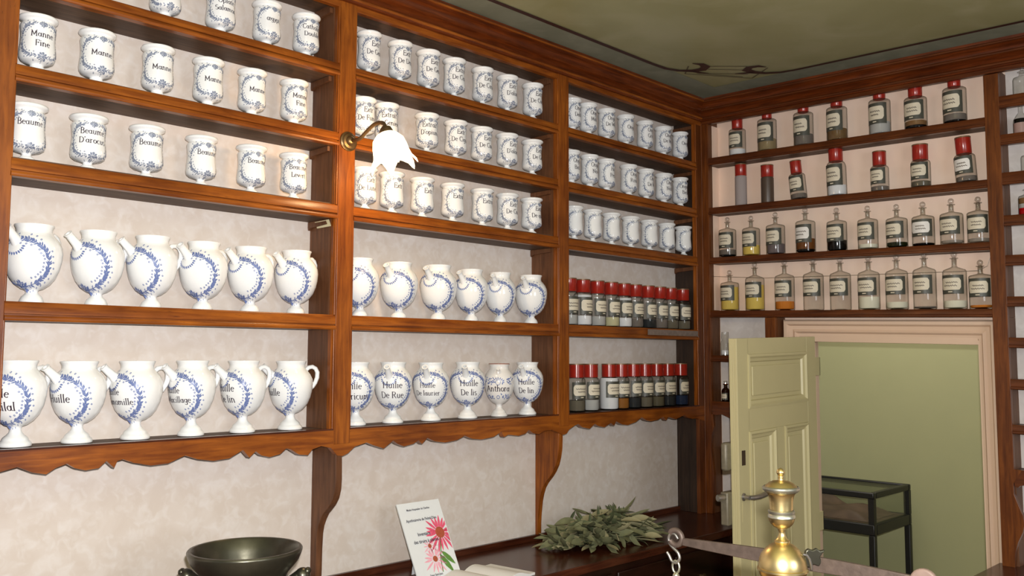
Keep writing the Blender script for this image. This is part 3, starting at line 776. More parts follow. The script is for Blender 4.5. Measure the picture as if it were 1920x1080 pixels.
door = thing('door', 'open olive cream panelled door swung into the room beside the bottle shelves', 'door', (-0.07, -0.618, 0.03))
sag = lambda p: (p[0], p[1] + (p[2] - 1.2) * 0.004, p[2] + 0.03 * p[0])
X0, X1, YF, YB, ZT = -0.745, -0.055, -0.640, -0.603, 1.803
mb = MB()
mb.box(X0, X1, YF + 0.015, YB - 0.015, 0.03, ZT, sag)                      # core
px = [(-0.655, -0.140)]
def frame_member(x0, x1, z0, z1):
    mb.box(x0, x1, YF, YF + 0.0148, z0, z1, sag); mb.box(x0, x1, YB - 0.0148, YB, z0, z1, sag)
frame_member(X0, -0.655, 0.03, ZT); frame_member(-0.140, X1, 0.03, ZT)
frame_member(-0.660, -0.140, 1.735, ZT); frame_member(-0.660, -0.140, 1.415, 1.51); frame_member(-0.660, -0.140, 0.03, 0.25)
frame_member(-0.435, -0.360, 0.25, 1.415)
obj('door_leaf', mb, M['doorp'], door, smooth=0, bevel=0.0015)
for (x0, x1, z0, z1) in ((-0.660, -0.140, 1.51, 1.735), (-0.660, -0.435, 0.25, 1.415), (-0.360, -0.140, 0.25, 1.415)):
    mb = MB()
    y0, y1 = YF - 0.004, YF + 0.0145
    rings = [(0.0, y1), (0.0, y0), (0.010, y0 - 0.002), (0.018, y0 + 0.006), (0.030, y0 + 0.010), (0.034, y1)]
    for (ins, y) in rings:
        mb.v += [sag(p) for p in ((x0 + ins, y, z0 + ins), (x1 - ins, y, z0 + ins), (x1 - ins, y, z1 - ins), (x0 + ins, y, z1 - ins))]
    for i in range(len(rings) - 1):
        for k in range(4):
            k2 = (k + 1) % 4
            mb.f.append((i * 4 + k, i * 4 + k2, (i + 1) * 4 + k2, (i + 1) * 4 + k))
    obj('panel_moulding', mb, M['doorp'], door, smooth=0)
    i2 = 0.05
    mb = MB().prism([(x0 + i2, z0 + i2), (x1 - i2, z0 + i2), (x1 - i2, z1 - i2), (x0 + i2, z1 - i2)], lambda p: sag((p[0], YF + 0.0075, p[1])), lambda p: sag((p[0], YF + 0.0148, p[1])))
    obj('door_panel', mb, M['doorp'], door, smooth=0, bevel=0.004)
# lever, lock cases, key plates
mb = MB().lathe([(0, 0), (0.016, 0), (0.016, 0.004), (0.009, 0.006), (0.009, 0.030), (0, 0.030)], 14, fn=lambda q: (-0.715 + q[0], YF - q[2], 1.135 + q[1]))
mb.tube([(-0.715, YF - 0.030, 1.135), (-0.70, YF - 0.040, 1.135), (-0.66, YF - 0.044, 1.136), (-0.61, YF - 0.044, 1.142), (-0.585, YF - 0.044, 1.150)], [0.009, 0.010, 0.011, 0.012, 0.013], 10)
obj('lever_handle', mb, M['steel'], door, smooth=50)
mb = MB().box(-0.722, -0.696, YF - 0.0015, YF + 0.001, 1.262, 1.322); obj('mortise_plate', mb, M['hole'], door)
mb = MB().box(-0.725, -0.703, YF - 0.0015, YF + 0.001, 1.035, 1.115); obj('keyhole_plate', mb, M['doorp'], door)
mb = MB().box(-0.775, -0.67, YB, YB + 0.035, 1.02, 1.155); obj('lock_case', mb, M['lock'], door, bevel=0.006)
mb = MB().tube([(-0.775, YB + 0.018, 1.135), (-0.81, YB + 0.020, 1.134), (-0.815, YB + 0.022, 1.134)], [0.013, 0.015, 0.013], 10); obj('latch_bolt', mb, M['steel'], door)
mb = MB().box(-0.778, -0.68, YB, YB + 0.03, 1.24, 1.355); obj('lock_case', mb, M['lock'], door, bevel=0.010)
mb = MB()
for z in (1.62, 0.9, 0.25):
    mb.tube([(-0.047, YB - 0.006, z), (-0.047, YB - 0.006, z + 0.085)], 0.008, 10)
    mb.box(-0.048, 0.05, YB - 0.006, YB - 0.002, z, z + 0.085); mb.box(0.046, 0.05, YB - 0.006, -0.505, z, z + 0.085); mb.box(0.046, 0.09, -0.5065, -0.5025, z, z + 0.085)
obj('hinge', mb, M['doorp'], door, smooth=50)

# ---------------------------------------------------------------- hand lettering (pen strokes)
def arc(cx, cy, rx, ry, a0, a1, n=9):
    return [(cx + rx * math.cos(math.radians(a0 + (a1 - a0) * i / n)), cy + ry * math.sin(math.radians(a0 + (a1 - a0) * i / n))) for i in range(n + 1)]
def stem(x, y0, y1, s0=1, s1=1, w=0.07):
    L = [[(x, y0), (x, y1)]]
    if s0: L.append([(x - w, y0), (x + w, y0)])
    if s1: L.append([(x - w, y1), (x + w * (0.2 if y1 < 0.6 else 1), y1)])
    return L
X = 0.45; K = 0.70
GL = {
 'a': (0.47, [arc(.19, .21, .15, .21, 60, 420)] + [[(.35, X), (.35, .06), (.42, 0), (.47, .03)]]),
 'b': (0.46, stem(.09, 0, .72, 0) + [arc(.23, .22, .16, .22, 200, -160)]),
 'c': (0.40, [arc(.22, .22, .17, .22, 50, 310)]),
 'd': (0.48, [arc(.20, .21, .15, .21, 0, 360)] + [[(.36, .72), (.36, .05), (.43, 0), (.47, .03)], [(.29, .72), (.36, .72)]]),
 'e': (0.40, [[(.06, .25), (.35, .25)], arc(.21, .22, .16, .22, 8, 315)]),
 'f': (0.30, [arc(.26, .60, .12, .12, 20, 180), [(.14, .60), (.14, 0)], [(.02, X), (.27, X)], [(.07, 0), (.21, 0)]]),
 'g': (0.44, [arc(.20, .24, .15, .19, 0, 360), [(.35, X), (.35, -.10)], arc(.20, -.10, .15, .14, 0, -160)]),
 'h': (0.50, stem(.09, 0, .72) + [arc(.24, .28, .13, .16, 170, 0), [(.37, .28), (.37, 0)], [(.31, 0), (.44, 0)]]),
 'i': (0.24, stem(.10, 0, X) + [[(.10, .60), (.10, .66)]]),
 'l': (0.24, stem(.10, 0, .74)),
 'm': (0.74, stem(.09, 0, X) + [arc(.21, .28, .11, .15, 170, 0), [(.32, .28), (.32, 0)], arc(.45, .28, .12, .15, 170, 0), [(.57, .28), (.57, 0)], [(.52, 0), (.66, 0)]]),
 'n': (0.50, stem(.09, 0, X) + [arc(.23, .28, .13, .15, 170, 0), [(.36, .28), (.36, 0)], [(.31, 0), (.44, 0)]]),
 'o': (0.44, [arc(.22, .22, .17, .22, 0, 360, 14)]),
 'p': (0.46, stem(.09, -.22, X) + [arc(.23, .22, .16, .22, 200, -160)]),
 'q': (0.46, [arc(.20, .22, .15, .21, 0, 360)] + stem(.36, -.22, X, 1, 0)),
 'r': (0.36, stem(.09, 0, X) + [arc(.22, .30, .12, .13, 165, 50)]),
 's': (0.36, [arc(.18, .34, .12, .11, 40, 270, 8) + arc(.18, .11, .13, .12, 90, -145, 8)]),
 't': (0.32, [[(.13, .60), (.13, .08)], arc(.21, .08, .08, .08, 180, 320), [(.03, X), (.27, X)]]),
 'u': (0.50, [[(.03, X), (.09, X), (.09, .15)], arc(.21, .15, .12, .15, 180, 330), [(.36, X), (.36, .05), (.45, .02)]]),
 'v': (0.44, [[(.05, X), (.21, 0), (.38, X)]]),
 'x': (0.42, [[(.06, X), (.36, 0)], [(.36, X), (.06, 0)]]),
 'y': (0.44, [[(.05, X), (.22, .02)], [(.38, X), (.20, -.05), (.10, -.20), (.03, -.18)]]),
 "'": (0.16, [[(.08, .74), (.06, .60)]]),
 'œ': (0.62, [arc(.19, .24, .15, .24, 0, 360), [(.34, .26), (.58, .27)], arc(.46, .24, .13, .24, 10, 320)]),
 'A': (0.64, [[(.05, 0), (.30, K), (.56, 0)], [(.15, .25), (.46, .25)], [(-.02, 0), (.12, 0)], [(.48, 0), (.63, 0)]]),
 'B': (0.56, stem(.12, 0, K) + [[(.12, K), (.28, K)] + arc(.28, .54, .15, .16, 90, -90) + [(.12, .38)], [(.28, .38)] + arc(.29, .19, .19, .19, 90, -90) + [(.12, 0)]]),
 'C': (0.58, [arc(.32, .35, .25, .36, 45, 315, 12), [(.50, .60), (.51, .74)]]),
 'D': (0.64, stem(.12, 0, K) + [[(.12, K), (.26, K)] + arc(.26, .35, .30, .35, 90, -90, 12) + [(.12, 0)]]),
 'E': (0.54, stem(.12, 0, K) + [[(.12, K), (.46, K), (.47, .56)], [(.12, .37), (.38, .37)], [(.38, .45), (.38, .29)], [(.12, 0), (.48, 0), (.50, .15)]]),
 'F': (0.50, stem(.12, 0, K) + [[(.12, K), (.46, K), (.47, .56)], [(.12, .37), (.36, .37)], [(.36, .45), (.36, .29)]]),
 'G': (0.62, [arc(.32, .35, .25, .36, 45, 330, 12), [(.51, .28), (.51, .06)], [(.43, .28), (.58, .28)]]),
 'H': (0.68, stem(.12, 0, K) + stem(.54, 0, K) + [[(.12, .36), (.54, .36)]]),
 'L': (0.50, stem(.12, 0, K) + [[(.12, 0), (.44, 0), (.46, .16)]]),
 'M': (0.78, [[(.12, 0), (.14, K), (.38, .10), (.62, K), (.64, 0)], [(.03, 0), (.21, 0)], [(.55, 0), (.73, 0)], [(.04, K), (.14, K)], [(.62, K), (.73, K)]]),
 'N': (0.68, [[(.12, 0), (.12, K), (.54, 0), (.54, K)], [(.04, 0), (.20, 0)], [(.02, K), (.12, K)], [(.46, K), (.62, K)]]),
 'O': (0.66, [arc(.33, .35, .27, .36, 0, 360, 16)]),
 'P': (0.54, stem(.12, 0, K) + [[(.12, K), (.28, K)] + arc(.28, .52, .18, .18, 90, -90) + [(.12, .34)]]),
 'R': (0.60, stem(.12, 0, K) + [[(.12, K), (.28, K)] + arc(.28, .53, .17, .17, 90, -90) + [(.12, .36)], [(.28, .36), (.50, 0), (.58, 0)]]),
 'S': (0.48, [arc(.24, .53, .16, .17, 35, 270, 9) + arc(.24, .18, .18, .18, 90, -145, 9)]),
 'T': (0.54, stem(.27, 0, K, 1, 0) + [[(.03, .58), (.04, K), (.50, K), (.51, .58)]]),
 'W': (0.84, [[(.05, K), (.22, 0), (.40, .6), (.58, 0), (.78, K)], [(-.02, K), (.13, K)], [(.70, K), (.84, K)]]),
}
def line_width(t): return sum(GL[c][0] if c in GL else 0.3 for c in t)
def strokes(t):
    x = 0.0; out = []
    for c in t:
        if c in GL:
            out += [[(px + x, py) for px, py in s] for s in GL[c][1]]; x += GL[c][0]
        else: x += 0.26
    return out
def lettering(mb, lines, em, zc, sc, surf, gap=1.15, thick=0.11, thin=0.042):
    """lines centred at arc length sc and height zc; surf(s, z) -> 3D point"""
    n = len(lines)
    for i, t in enumerate(lines):
        wd = line_width(t) * em
        y0 = zc + ((n - 1) / 2 - i) * gap * em - 0.33 * em
        for st in strokes(t):
            pts = []
            for a, c in zip(st, st[1:]):
                d = math.hypot(c[0] - a[0], c[1] - a[1]); k = max(1, int(d / 0.14))
                for j in range(k): pts.append((a[0] + (c[0] - a[0]) * j / k, a[1] + (c[1] - a[1]) * j / k))
            pts.append(st[-1])
            m_ = len(pts); L = []; R_ = []
            for j in range(m_):
                a = pts[max(j - 1, 0)]; c = pts[min(j + 1, m_ - 1)]
                dx, dy = c[0] - a[0], c[1] - a[1]; d = math.hypot(dx, dy) or 1
                dx /= d; dy /= d
                wv = thin + (thick - thin) * abs(dy + 0.25 * dx) / 1.03
                p = pts[j]
                for lst, s in ((L, 1), (R_, -1)):
                    u = p[0] - dy * wv * 0.5 * s; v = p[1] + dx * wv * 0.5 * s
                    lst.append(surf(sc - wd / 2 + u * em, y0 + v * em))
            mb.add(L + R_, [(j, j + 1, m_ + j + 1, m_ + j) for j in range(m_ - 1)])
    return mb

# ---------------------------------------------------------------- painted garlands
def prof_r(prof, z):
    for (r0, z0), (r1, z1) in zip(prof, prof[1:]):
        if z0 <= z <= z1 and z1 > z0: return r0 + (r1 - r0) * (z - z0) / (z1 - z0)
    return prof[-1][0]
def wrapper(prof, eps, rref, az=0.0):
    """local +x is the front; s runs to the viewer's right, z up"""
    def f(s, z):
        r = prof_r(prof, z); a = az + s / max(r * 0.5 + rref * 0.5, 0.3)
        return ((r + eps) * math.cos(a), (r + eps) * math.sin(a), z)
    return f
def leaf(mb, surf, p, ang, L, W):
    c, s = math.cos(ang), math.sin(ang)
    q = [(0, 0), (.25, .8), (.55, 1), (.85, .5), (1, 0), (.85, -.5), (.55, -1), (.25, -.8)]
    mb.add([surf(p[0] + c * L * u - s * W * v * .5, p[1] + s * L * u + c * W * v * .5) for u, v in q] , [(0, 1, 2, 3), (0, 3, 4, 5), (0, 5, 6, 7)])
def ringlet(mb, surf, p, r, t, n=9):
    o = [surf(p[0] + r * math.cos(2 * PI * k / n), p[1] + r * math.sin(2 * PI * k / n)) for k in range(n)]
    i = [surf(p[0] + (r - t) * math.cos(2 * PI * k / n), p[1] + (r - t) * math.sin(2 * PI * k / n)) for k in range(n)]
    mb.add(o + i, [(k, (k + 1) % n, n + (k + 1) % n, n + k) for k in range(n)])
def ribbon(mb, surf, pts, wd):
    n = len(pts); L = []; R_ = []
    for j in range(n):
        a = pts[max(j - 1, 0)]; c = pts[min(j + 1, n - 1)]
        d = math.hypot(c[0] - a[0], c[1] - a[1]) or 1; dx, dy = (c[0] - a[0]) / d, (c[1] - a[1]) / d
        L.append(surf(pts[j][0] - dy * wd / 2, pts[j][1] + dx * wd / 2)); R_.append(surf(pts[j][0] + dy * wd / 2, pts[j][1] - dx * wd / 2))
    mb.add(L + R_, [(j, j + 1, n + j + 1, n + j) for j in range(n - 1)])
def rosette(mb, surf, p, r):
    for k in range(9):
        a = 2 * PI * k / 9
        leaf(mb, surf, (p[0] + .42 * r * math.cos(a), p[1] + .42 * r * math.sin(a)), a, r * .75, r * .5)
    ringlet(mb, surf, p, r * .48, r * .14, 10); ringlet(mb, surf, p, r * .22, r * .22, 8)
def garland(surf, zc, a, b, n, lf, power=2.0, span=(-90, 270), ros=0.17, berries=True, dense=1.0):
    rnd = random.Random(3)
    mb = MB()
    def path(t):
        c, s = math.cos(t), math.sin(t)
        return (a * math.copysign(abs(c) ** (2 / power), c), zc + b * math.copysign(abs(s) ** (2 / power), s))
    t0, t1 = math.radians(span[0]), math.radians(span[1])
    P = [path(t0 + (t1 - t0) * i / n) for i in range(n + 1)]
    ribbon(mb, surf, P, lf * 0.16)
    for i in range(n):
        p, q = P[i], P[i + 1]
        for k in range(3):
            u = (k + rnd.random() * 0.6) / 3
            c = (p[0] + (q[0] - p[0]) * u, p[1] + (q[1] - p[1]) * u)
            ang = math.atan2(q[1] - p[1], q[0] - p[0])
            if i < n / 2: pass
            else: ang += PI
            for s in (1, -1):
                if rnd.random() < 0.85 * dense:
                    leaf(mb, surf, c, ang + s * (0.55 + 0.35 * rnd.random()), lf * (0.75 + 0.5 * rnd.random()), lf * 0.36)
        if berries and i % 1 == 0:
            nx, ny = -(q[1] - p[1]), q[0] - p[0]; d = math.hypot(nx, ny) or 1
            for s in (1, -1):
                if rnd.random() < 0.75:
                    o = lf * (1.05 + 0.35 * rnd.random()) * s
                    c = (p[0] + nx / d * o, p[1] + ny / d * o)
                    ringlet(mb, surf, c, lf * 0.24, lf * 0.15)
    if ros:
        rosette(mb, surf, (0, zc - b), ros)
    return mb

# ---------------------------------------------------------------- drug jars (gallipots), unit rim radius
GP = [(0, 0), (.40, 0), (.44, .03), (.43, .11), (.36, .20), (.345, .28), (.42, .33), (.66, .40), (.84, .51), (.925, .67), (.945, .88), (.925, 1.2), (.885, 1.6), (.875, 1.9), (.90, 2.25), (.925, 2.45), (.905, 2.56), (.845, 2.64), (.82, 2.71), (.86, 2.78), (.955, 2.83), (1.01, 2.89), (1.015, 2.96), (.98, 3.02), (.90, 3.0), (.84, 2.86), (.80, 2.6), (.80, .7), (.4, .42), (0, .40)]
GP2 = [(0, 0), (.44, 0), (.47, .03), (.45, .10), (.33, .18), (.245, .27), (.25, .36), (.45, .42), (.72, .50), (.90, .64), (.95, .85), (.93, 1.2), (.885, 1.6), (.87, 1.9), (.90, 2.25), (.93, 2.50), (.90, 2.57), (.83, 2.64), (.81, 2.72), (.90, 2.80), (1.01, 2.86), (1.04, 2.93), (1.02, 3.0), (.98, 3.03), (.94, 3.04), (.88, 2.98), (.82, 2.86), (.80, 2.6), (.80, .7), (.4, .46), (0, .44)]
HJ = 3.04
outer = lambda pr: pr[:[i for i, p in enumerate(pr) if p[1] >= 2.98][0] + 1]
JAR = {}
for key, pr in (('short', GP), ('stemmed', GP2)):
    body = MB().lathe(pr, 36).mesh('drug_jar_body', M['glaze'], 50)
    sf = wrapper(outer(pr), 0.012, 0.9)
    g1 = garland(sf, 1.52, 1.16, 0.93, 26, 0.165, 3.0, ros=0.24)
    rosette(g1, sf, (0, 2.45), 0.16)
    JAR[key] = (body, g1.mesh('garland', M['blue'], 0), sf)
    g2 = garland(sf, 1.52, 1.28, 0.95, 28, 0.165, 4.0, ros=0.22)
    JAR[key + '_bands'] = (body, g2.mesh('garland', M['blue'], 0), sf)

BAYS = ['nearest bay', 'middle bay', 'corner bay']
SHELVES = ['top shelf', 'second shelf', 'third shelf', 'fourth shelf', 'bottom shelf']
ORD = ['first', 'second', 'third', 'fourth', 'fifth', 'sixth', 'seventh', 'eighth', 'ninth', 'tenth']
def place_words(k, n, shelf, bay):
    return f'{ORD[k]} from left, {shelf}, {bay}'
def put_jar(k, n, x, y, z, R, H, face, text, shelf, bay, kind='short', em=0.5, zc=1.62, plain_=False, group=None):
    key = kind + ('_bands' if plain_ else '')
    body, gar, sf = JAR[key]
    words = text.replace('|', ' ').lower().replace("'", '') if bay == BAYS[0] else text.split('|')[0].lower() + (' de' if '|De ' in text else '')
    lab = (f'white jar lettered {words}, ' if text else 'white jar showing only its lower garland, ' if z > 2.7 else 'white jar with empty blue cartouche, ') + place_words(k, n, shelf, bay)
    o = thing('drug_jar', lab, 'jar', (x, y, z), math.radians(face), group or f'drug jars on the {shelf} of the {bay}', (R, R, H / HJ))
    for nm, me in (('body', body), ('garland', gar)):
        c = bpy.data.objects.new(nm, me); COL.objects.link(c); c.parent = o
    if text:
        mb = lettering(MB(), text.split('|'), em, min(zc, 1.78) if '|' in text else zc, 0.0, wrapper(outer(GP2 if kind == 'stemmed' else GP), 0.014, 0.9))
        obj('lettering', mb, M['ink'], o, 0, off=True)
    return o
rj = random.Random(11)
def jars(rows, z, shelf, bay, kind, em, zc, H, first=0):
    for k, (x, R, h, az, text) in enumerate(rows):
        face = 270 + rj.uniform(-6, 6)
        if text.startswith('Extrait'): face -= 16
        if text == 'Ongu|De Will': face -= 8
        put_jar(k, len(rows), x, 0.053, z + SH + 0.0003, R * 0.5 + 0.5 * sum(r[1] for r in rows) / len(rows), H - 0.005, face, text, shelf, bay, kind, em, zc, plain_=(text == ''))
jars(G0, 2.725, SHELVES[0], BAYS[0], 'short', 0.46, 1.75, 0.150)
jars(G1, 2.479, SHELVES[1], BAYS[0], 'short', 0.47, 1.62, 0.154)
jars(G2, 2.225, SHELVES[2], BAYS[0], 'stemmed', 0.46, 1.98, 0.157)
jars(G3, 2.725, SHELVES[0], BAYS[1], 'stemmed', 0.52, 1.85, 0.160)
jars(G4, 2.479, SHELVES[1], BAYS[1], 'stemmed', 0.52, 1.85, 0.156)
jars(G5, 2.225, SHELVES[2], BAYS[1], 'stemmed', 0.52, 1.98, 0.156)
jars(G6, 2.725, SHELVES[0], BAYS[2], 'short', 0.54, 1.75, 0.151)
jars(G7, 2.479, SHELVES[1], BAYS[2], 'short', 0.54, 1.75, 0.155)
jars(G8, 2.225, SHELVES[2], BAYS[2], 'stemmed', 0.60, 1.75, 0.156)

# ---------------------------------------------------------------- spouted syrup jars, unit belly radius
def spouted(foot):
    if foot == 'low':
        ft = [(0, 0), (.40, 0), (.425, .03), (.41, .12), (.35, .24), (.26, .32), (.215, .38), (.205, .43), (.24, .48)]; dz = 0.0
    else:
        ft = [(0, 0), (.54, 0), (.56, .03), (.555, .10), (.515, .17), (.46, .205), (.445, .26), (.40, .33), (.31, .40), (.235, .48), (.20, .56), (.20, .65), (.235, .72)]; dz = 0.24
    body = [(.38, .53), (.60, .69), (.78, .92), (.905, 1.22), (.975, 1.54), (1.0, 1.82), (.975, 2.05), (.88, 2.26), (.75, 2.42), (.655, 2.52), (.62, 2.60), (.625, 2.70), (.655, 2.78), (.685, 2.83), (.68, 2.865), (.64, 2.87), (.60, 2.80), (.56, 2.6), (.6, 2.4), (.85, 1.9), (.8, 1.3), (.4, .75), (0, .66)]
    return ft + [(r, z + dz) for r, z in body], dz
SY = {}
for kind in ('low', 'high'):
    pr, dz = spouted(kind)
    zi = [i for i, p in enumerate(pr) if p[1] >= 2.80 + dz][0]
    op = pr[:zi]
    H = 2.87 + dz
    body = MB().lathe(pr, 40).mesh('syrup_jar_body', M['glaze'], 55)
    # spout: flared collar, straight tube with a lip and a bore
    S0 = Vector((.66, 0, 2.00 + dz)); S1 = Vector((1.36, 0, 2.64 + dz)); d = (S1 - S0)
    sp = MB()
    N = 18
    ax = d.normalized(); u = Vector((0, 1, 0)); v = ax.cross(u)
    sec = [(.0, .27), (.16, .255), (.30, .205), (.5, .165), (.85, .145), (.94, .15), (.97, .17), (1.0, .17), (1.0, .10), (.6, .09), (.6, 0.0)]
    rings = []
    for t, r in sec:
        c = S0 + d * t
        rings.append(len(sp.v))
        for k in range(N):
            a = 2 * PI * k / N
            sp.v.append(tuple(c + max(r, 0.001) * (math.cos(a) * u + math.sin(a) * v)))
    for r0, r1 in zip(rings, rings[1:]):
        for k in range(N): sp.f.append((r0 + k, r0 + (k + 1) % N, r1 + (k + 1) % N, r1 + k))
    spout = sp.mesh('spout', M['glaze'], 45)
    hz = [(-.66, 2.40), (-.84, 2.56), (-1.02, 2.60), (-1.18, 2.52), (-1.28, 2.34), (-1.27, 2.10), (-1.18, 1.86), (-1.06, 1.68), (-.92, 1.58)]
    hp = [(x, 0, z + dz) for x, z in hz]
    handle = MB().tube(hp, [.10, .10, .10, .10, .105, .105, .10, .095, .10], 12).mesh('handle', M['glaze'], 60)
    sf = wrapper(op, 0.012, 0.92)
    g = garland(sf, 1.44 + dz, 1.22, 0.86, 36, 0.15, 2.2, span=(-90, 270), ros=0.20, dense=1.0)
    rnd = random.Random(5)
    for k in range(12):     # fronds painted around the root of the spout
        a = -PI * 0.05 - PI * 0.9 * k / 11
        leaf(g, sf, (.30 * math.cos(a), 2.04 + dz + .26 * math.sin(a)), a, .13, .07)
    SY[kind] = (body, spout, handle, g.mesh('garland', M['blue2'], 0), op, H, dz)
def put_syrup(k, x, z, R, H, front, lines, shelf, bay, kind, em, n):
    body, spout, handle, gar, op, Hn, dz = SY[kind]
    words = ' '.join(l for l in lines if l != 'Tussilal').lower()
    lab = (f'spouted syrup jar lettered {words}, ' if lines else 'spouted blue wreathed syrup jar, ') + place_words(k, n, shelf, bay)
    o = thing('syrup_jar', lab, 'jar', (x, 0.076, z + 0.0005), math.radians(front), f'spouted jars on the {shelf} of the {bay}', (R, R, H / Hn))
    for nm, me in (('body', body), ('spout', spout), ('handle', handle), ('garland', gar)):
        c = bpy.data.objects.new(nm, me); COL.objects.link(c); c.parent = o
    if lines:
        mb = lettering(MB(), lines, em if max(len(t) for t in lines) < 10 else em * .82, 1.46 + dz, 0.20 if max(len(t) for t in lines) < 10 else 0.05, wrapper(op, 0.014, 0.92), 1.15, 0.105, 0.04)
        obj('lettering', mb, M['ink'], o, 0, off=True)
    return o
for rows, z, sh, bay, kind, H, em in ((C1, 1.844, 3, 0, 'low', 0.213, .4), (C2, 1.458, 4, 0, 'high', 0.228, .41), (C3, 1.844, 3, 1, 'low', 0.207, .4), (C4, 1.458, 4, 1, 'high', 0.222, .44)):
    for k, (x, R, h, az, al, text) in enumerate(rows):
        if text == 'Anthora':
            continue
        R = R * 0.6 + 0.4 * sum(r[1] for r in rows) / len(rows)
        hh = H * 0.7 + 0.3 * h
        put_syrup(k, x, z, min(R, 0.0735), hh, az - al, text.split('|') if text else [], SHELVES[sh], BAYS[bay], kind, em, len(rows))
# the odd one out: smaller jar with a brown rim, a mask spout and its own painting
pr, dz = spouted('high')
pr = [(r * (1.0 if i < 12 else 1.0), z) for i, (r, z) in enumerate(pr)]
x, R, h, az, al, text = C4[4]
o = thing('syrup_jar', 'smaller brown rimmed jar lettered anthora, bottom shelf of middle bay', 'jar', (x, 0.076, 1.4585), math.radians(az - 4), 'spouted jars on the bottom shelf of the middle bay', (R, R, 0.216 / 3.11))
obj('body', MB().lathe(pr, 40), M['glaze_warm'], o, 55, off=True)
obj('rim', MB().tube([(.665 * math.cos(a), .665 * math.sin(a), 3.095) for a in [2 * PI * i / 36 for i in range(37)]], 0.035, 8, False), M['rim'], o, 60, off=True)
mb = MB().tube([(.60, 0, 2.66), (.85, 0, 2.74), (1.0, 0, 2.84)], [.15, .11, .12], 12)
mb.sphere((.84, 0, 2.58), .13, 12, 8, (0.8, 1.0, 1.3))
obj('spout', mb, M['glaze_warm'], o, 60, off=True)
hp = [(-.66, 0, 2.64), (-.84, 0, 2.80), (-1.02, 0, 2.84), (-1.18, 0, 2.76), (-1.24, 0, 2.5), (-1.16, 0, 2.1), (-1.04, 0, 1.92), (-.92, 0, 1.82)]
obj('handle', MB().tube(hp, .09, 12), M['glaze_warm'], o, 60, off=True)
zi = [i for i, p in enumerate(pr) if p[1] >= 3.04][0]
sf = wrapper(pr[:zi], .014, .92)
g = MB(); rnd = random.Random(9)
for k in range(70):
    sgn = 1 if k % 2 else -1
    s = sgn * rnd.uniform(.25, 1.05); zz_ = rnd.choice([rnd.uniform(1.95, 2.3), rnd.uniform(1.05, 1.30)])
    leaf(g, sf, (s, zz_), rnd.uniform(0, 6.28), rnd.uniform(.10, .2), .07)
for k in range(9):
    a = PI * k / 8
    leaf(g, sf, (.26 * math.cos(a), 2.02 + .16 * math.sin(a)), a, .16, .07)
ringlet(g, sf, (0, 2.02), .17, .03); ringlet(g, sf, (0, 1.15), .12, .04)
obj('garland', g, M['blue2'], o, 0, off=True)
mb = lettering(MB(), ['Anthora'], .50, 1.66, 0.0, sf, 1.05)
obj('lettering', mb, M['ink'], o, 0, off=True)

# ---------------------------------------------------------------- glass bottles
LIQ = {}
def content(c, clear=0.35):
    key = (c, clear)
    if key not in LIQ: LIQ[key] = liquid('contents_' + '_'.join(str(int(v)) for v in c), srgb(*c), clear)
    return LIQ[key]
rb = random.Random(21)
def bottle_label(o, R, z0, z1, az, half=62, cartouche='cream', lines=2, seed=0):
    """black printed label with a pale cartouche and a little faded writing, wrapped on the glass"""
    rn = random.Random(seed)
    def S(eps): return lambda s, z: ((R + eps) * math.cos(az + s / R), (R + eps) * math.sin(az + s / R), z)
    wd = math.radians(half) * R
    sf = S(0.0006)
    n = 14
    mb = MB()
    V = [sf(-wd + 2 * wd * i / n, z) for z in (z0, z1) for i in range(n + 1)]
    mb.add(V, [(i, i + 1, n + 2 + i, n + 1 + i) for i in range(n)])
    lab = obj('label', mb, M['frame'], o, 60, off=True)
    h = z1 - z0
    cw = wd * 0.80; c0, c1 = z0 + h * 0.20, z0 + h * 0.84; rad = h * 0.14; cs = -wd * 0.06
    mb = MB(); sf = S(0.0012); cols = []
    for i in range(n + 1):
        s = -cw + 2 * cw * i / n
        d = max(0.0, abs(s) - (cw - rad)); ins = rad - math.sqrt(max(0, rad * rad - d * d)) if d > 0 else 0
        cols.append((s + cs, c0 + ins, c1 - ins))
    V = [sf(s, a) for s, a, c in cols] + [sf(s, c) for s, a, c in cols]
    mb.add(V, [(i, i + 1, n + 2 + i, n + 1 + i) for i in range(n)])
    obj('cartouche', mb, M['cream'] if cartouche == 'cream' else M['whitelab'], lab, 60, off=True)
    mb = MB(); sf = S(0.0018)
    for li in range(lines):
        zz = c0 + (c1 - c0) * (0.62 - 0.26 * li if lines > 1 else 0.5)
        x0, x1 = -cw * rn.uniform(.4, .75), cw * rn.uniform(.4, .75)
        k = 16
        pts = [(x0 + (x1 - x0) * i / k + cs, zz + h * 0.035 * math.sin(i * 2.3 + rn.random())) for i in range(k + 1)]
        ribbon(mb, sf, pts, h * 0.045)
    mb2 = MB()
    obj('writing', mb, M['script'], lab, 0, off=True)
    mb = MB(); ribbon(mb, S(0.0014), [(-wd * .16 + cs, z0 + h * .10), (wd * .16 + cs, z0 + h * .10)], h * .05); obj('printer_mark', mb, M['cream'], lab, 0, off=True)
    return lab
def fill(o, R, z0, z1, mat, name='contents'):
    r = R * 0.93
    obj(name, MB().lathe([(0, z0), (r * .9, z0), (r, z0 + R * .12), (r, z1), (0, z1 + 0.0008)], 28), mat, o, 50, off=True)
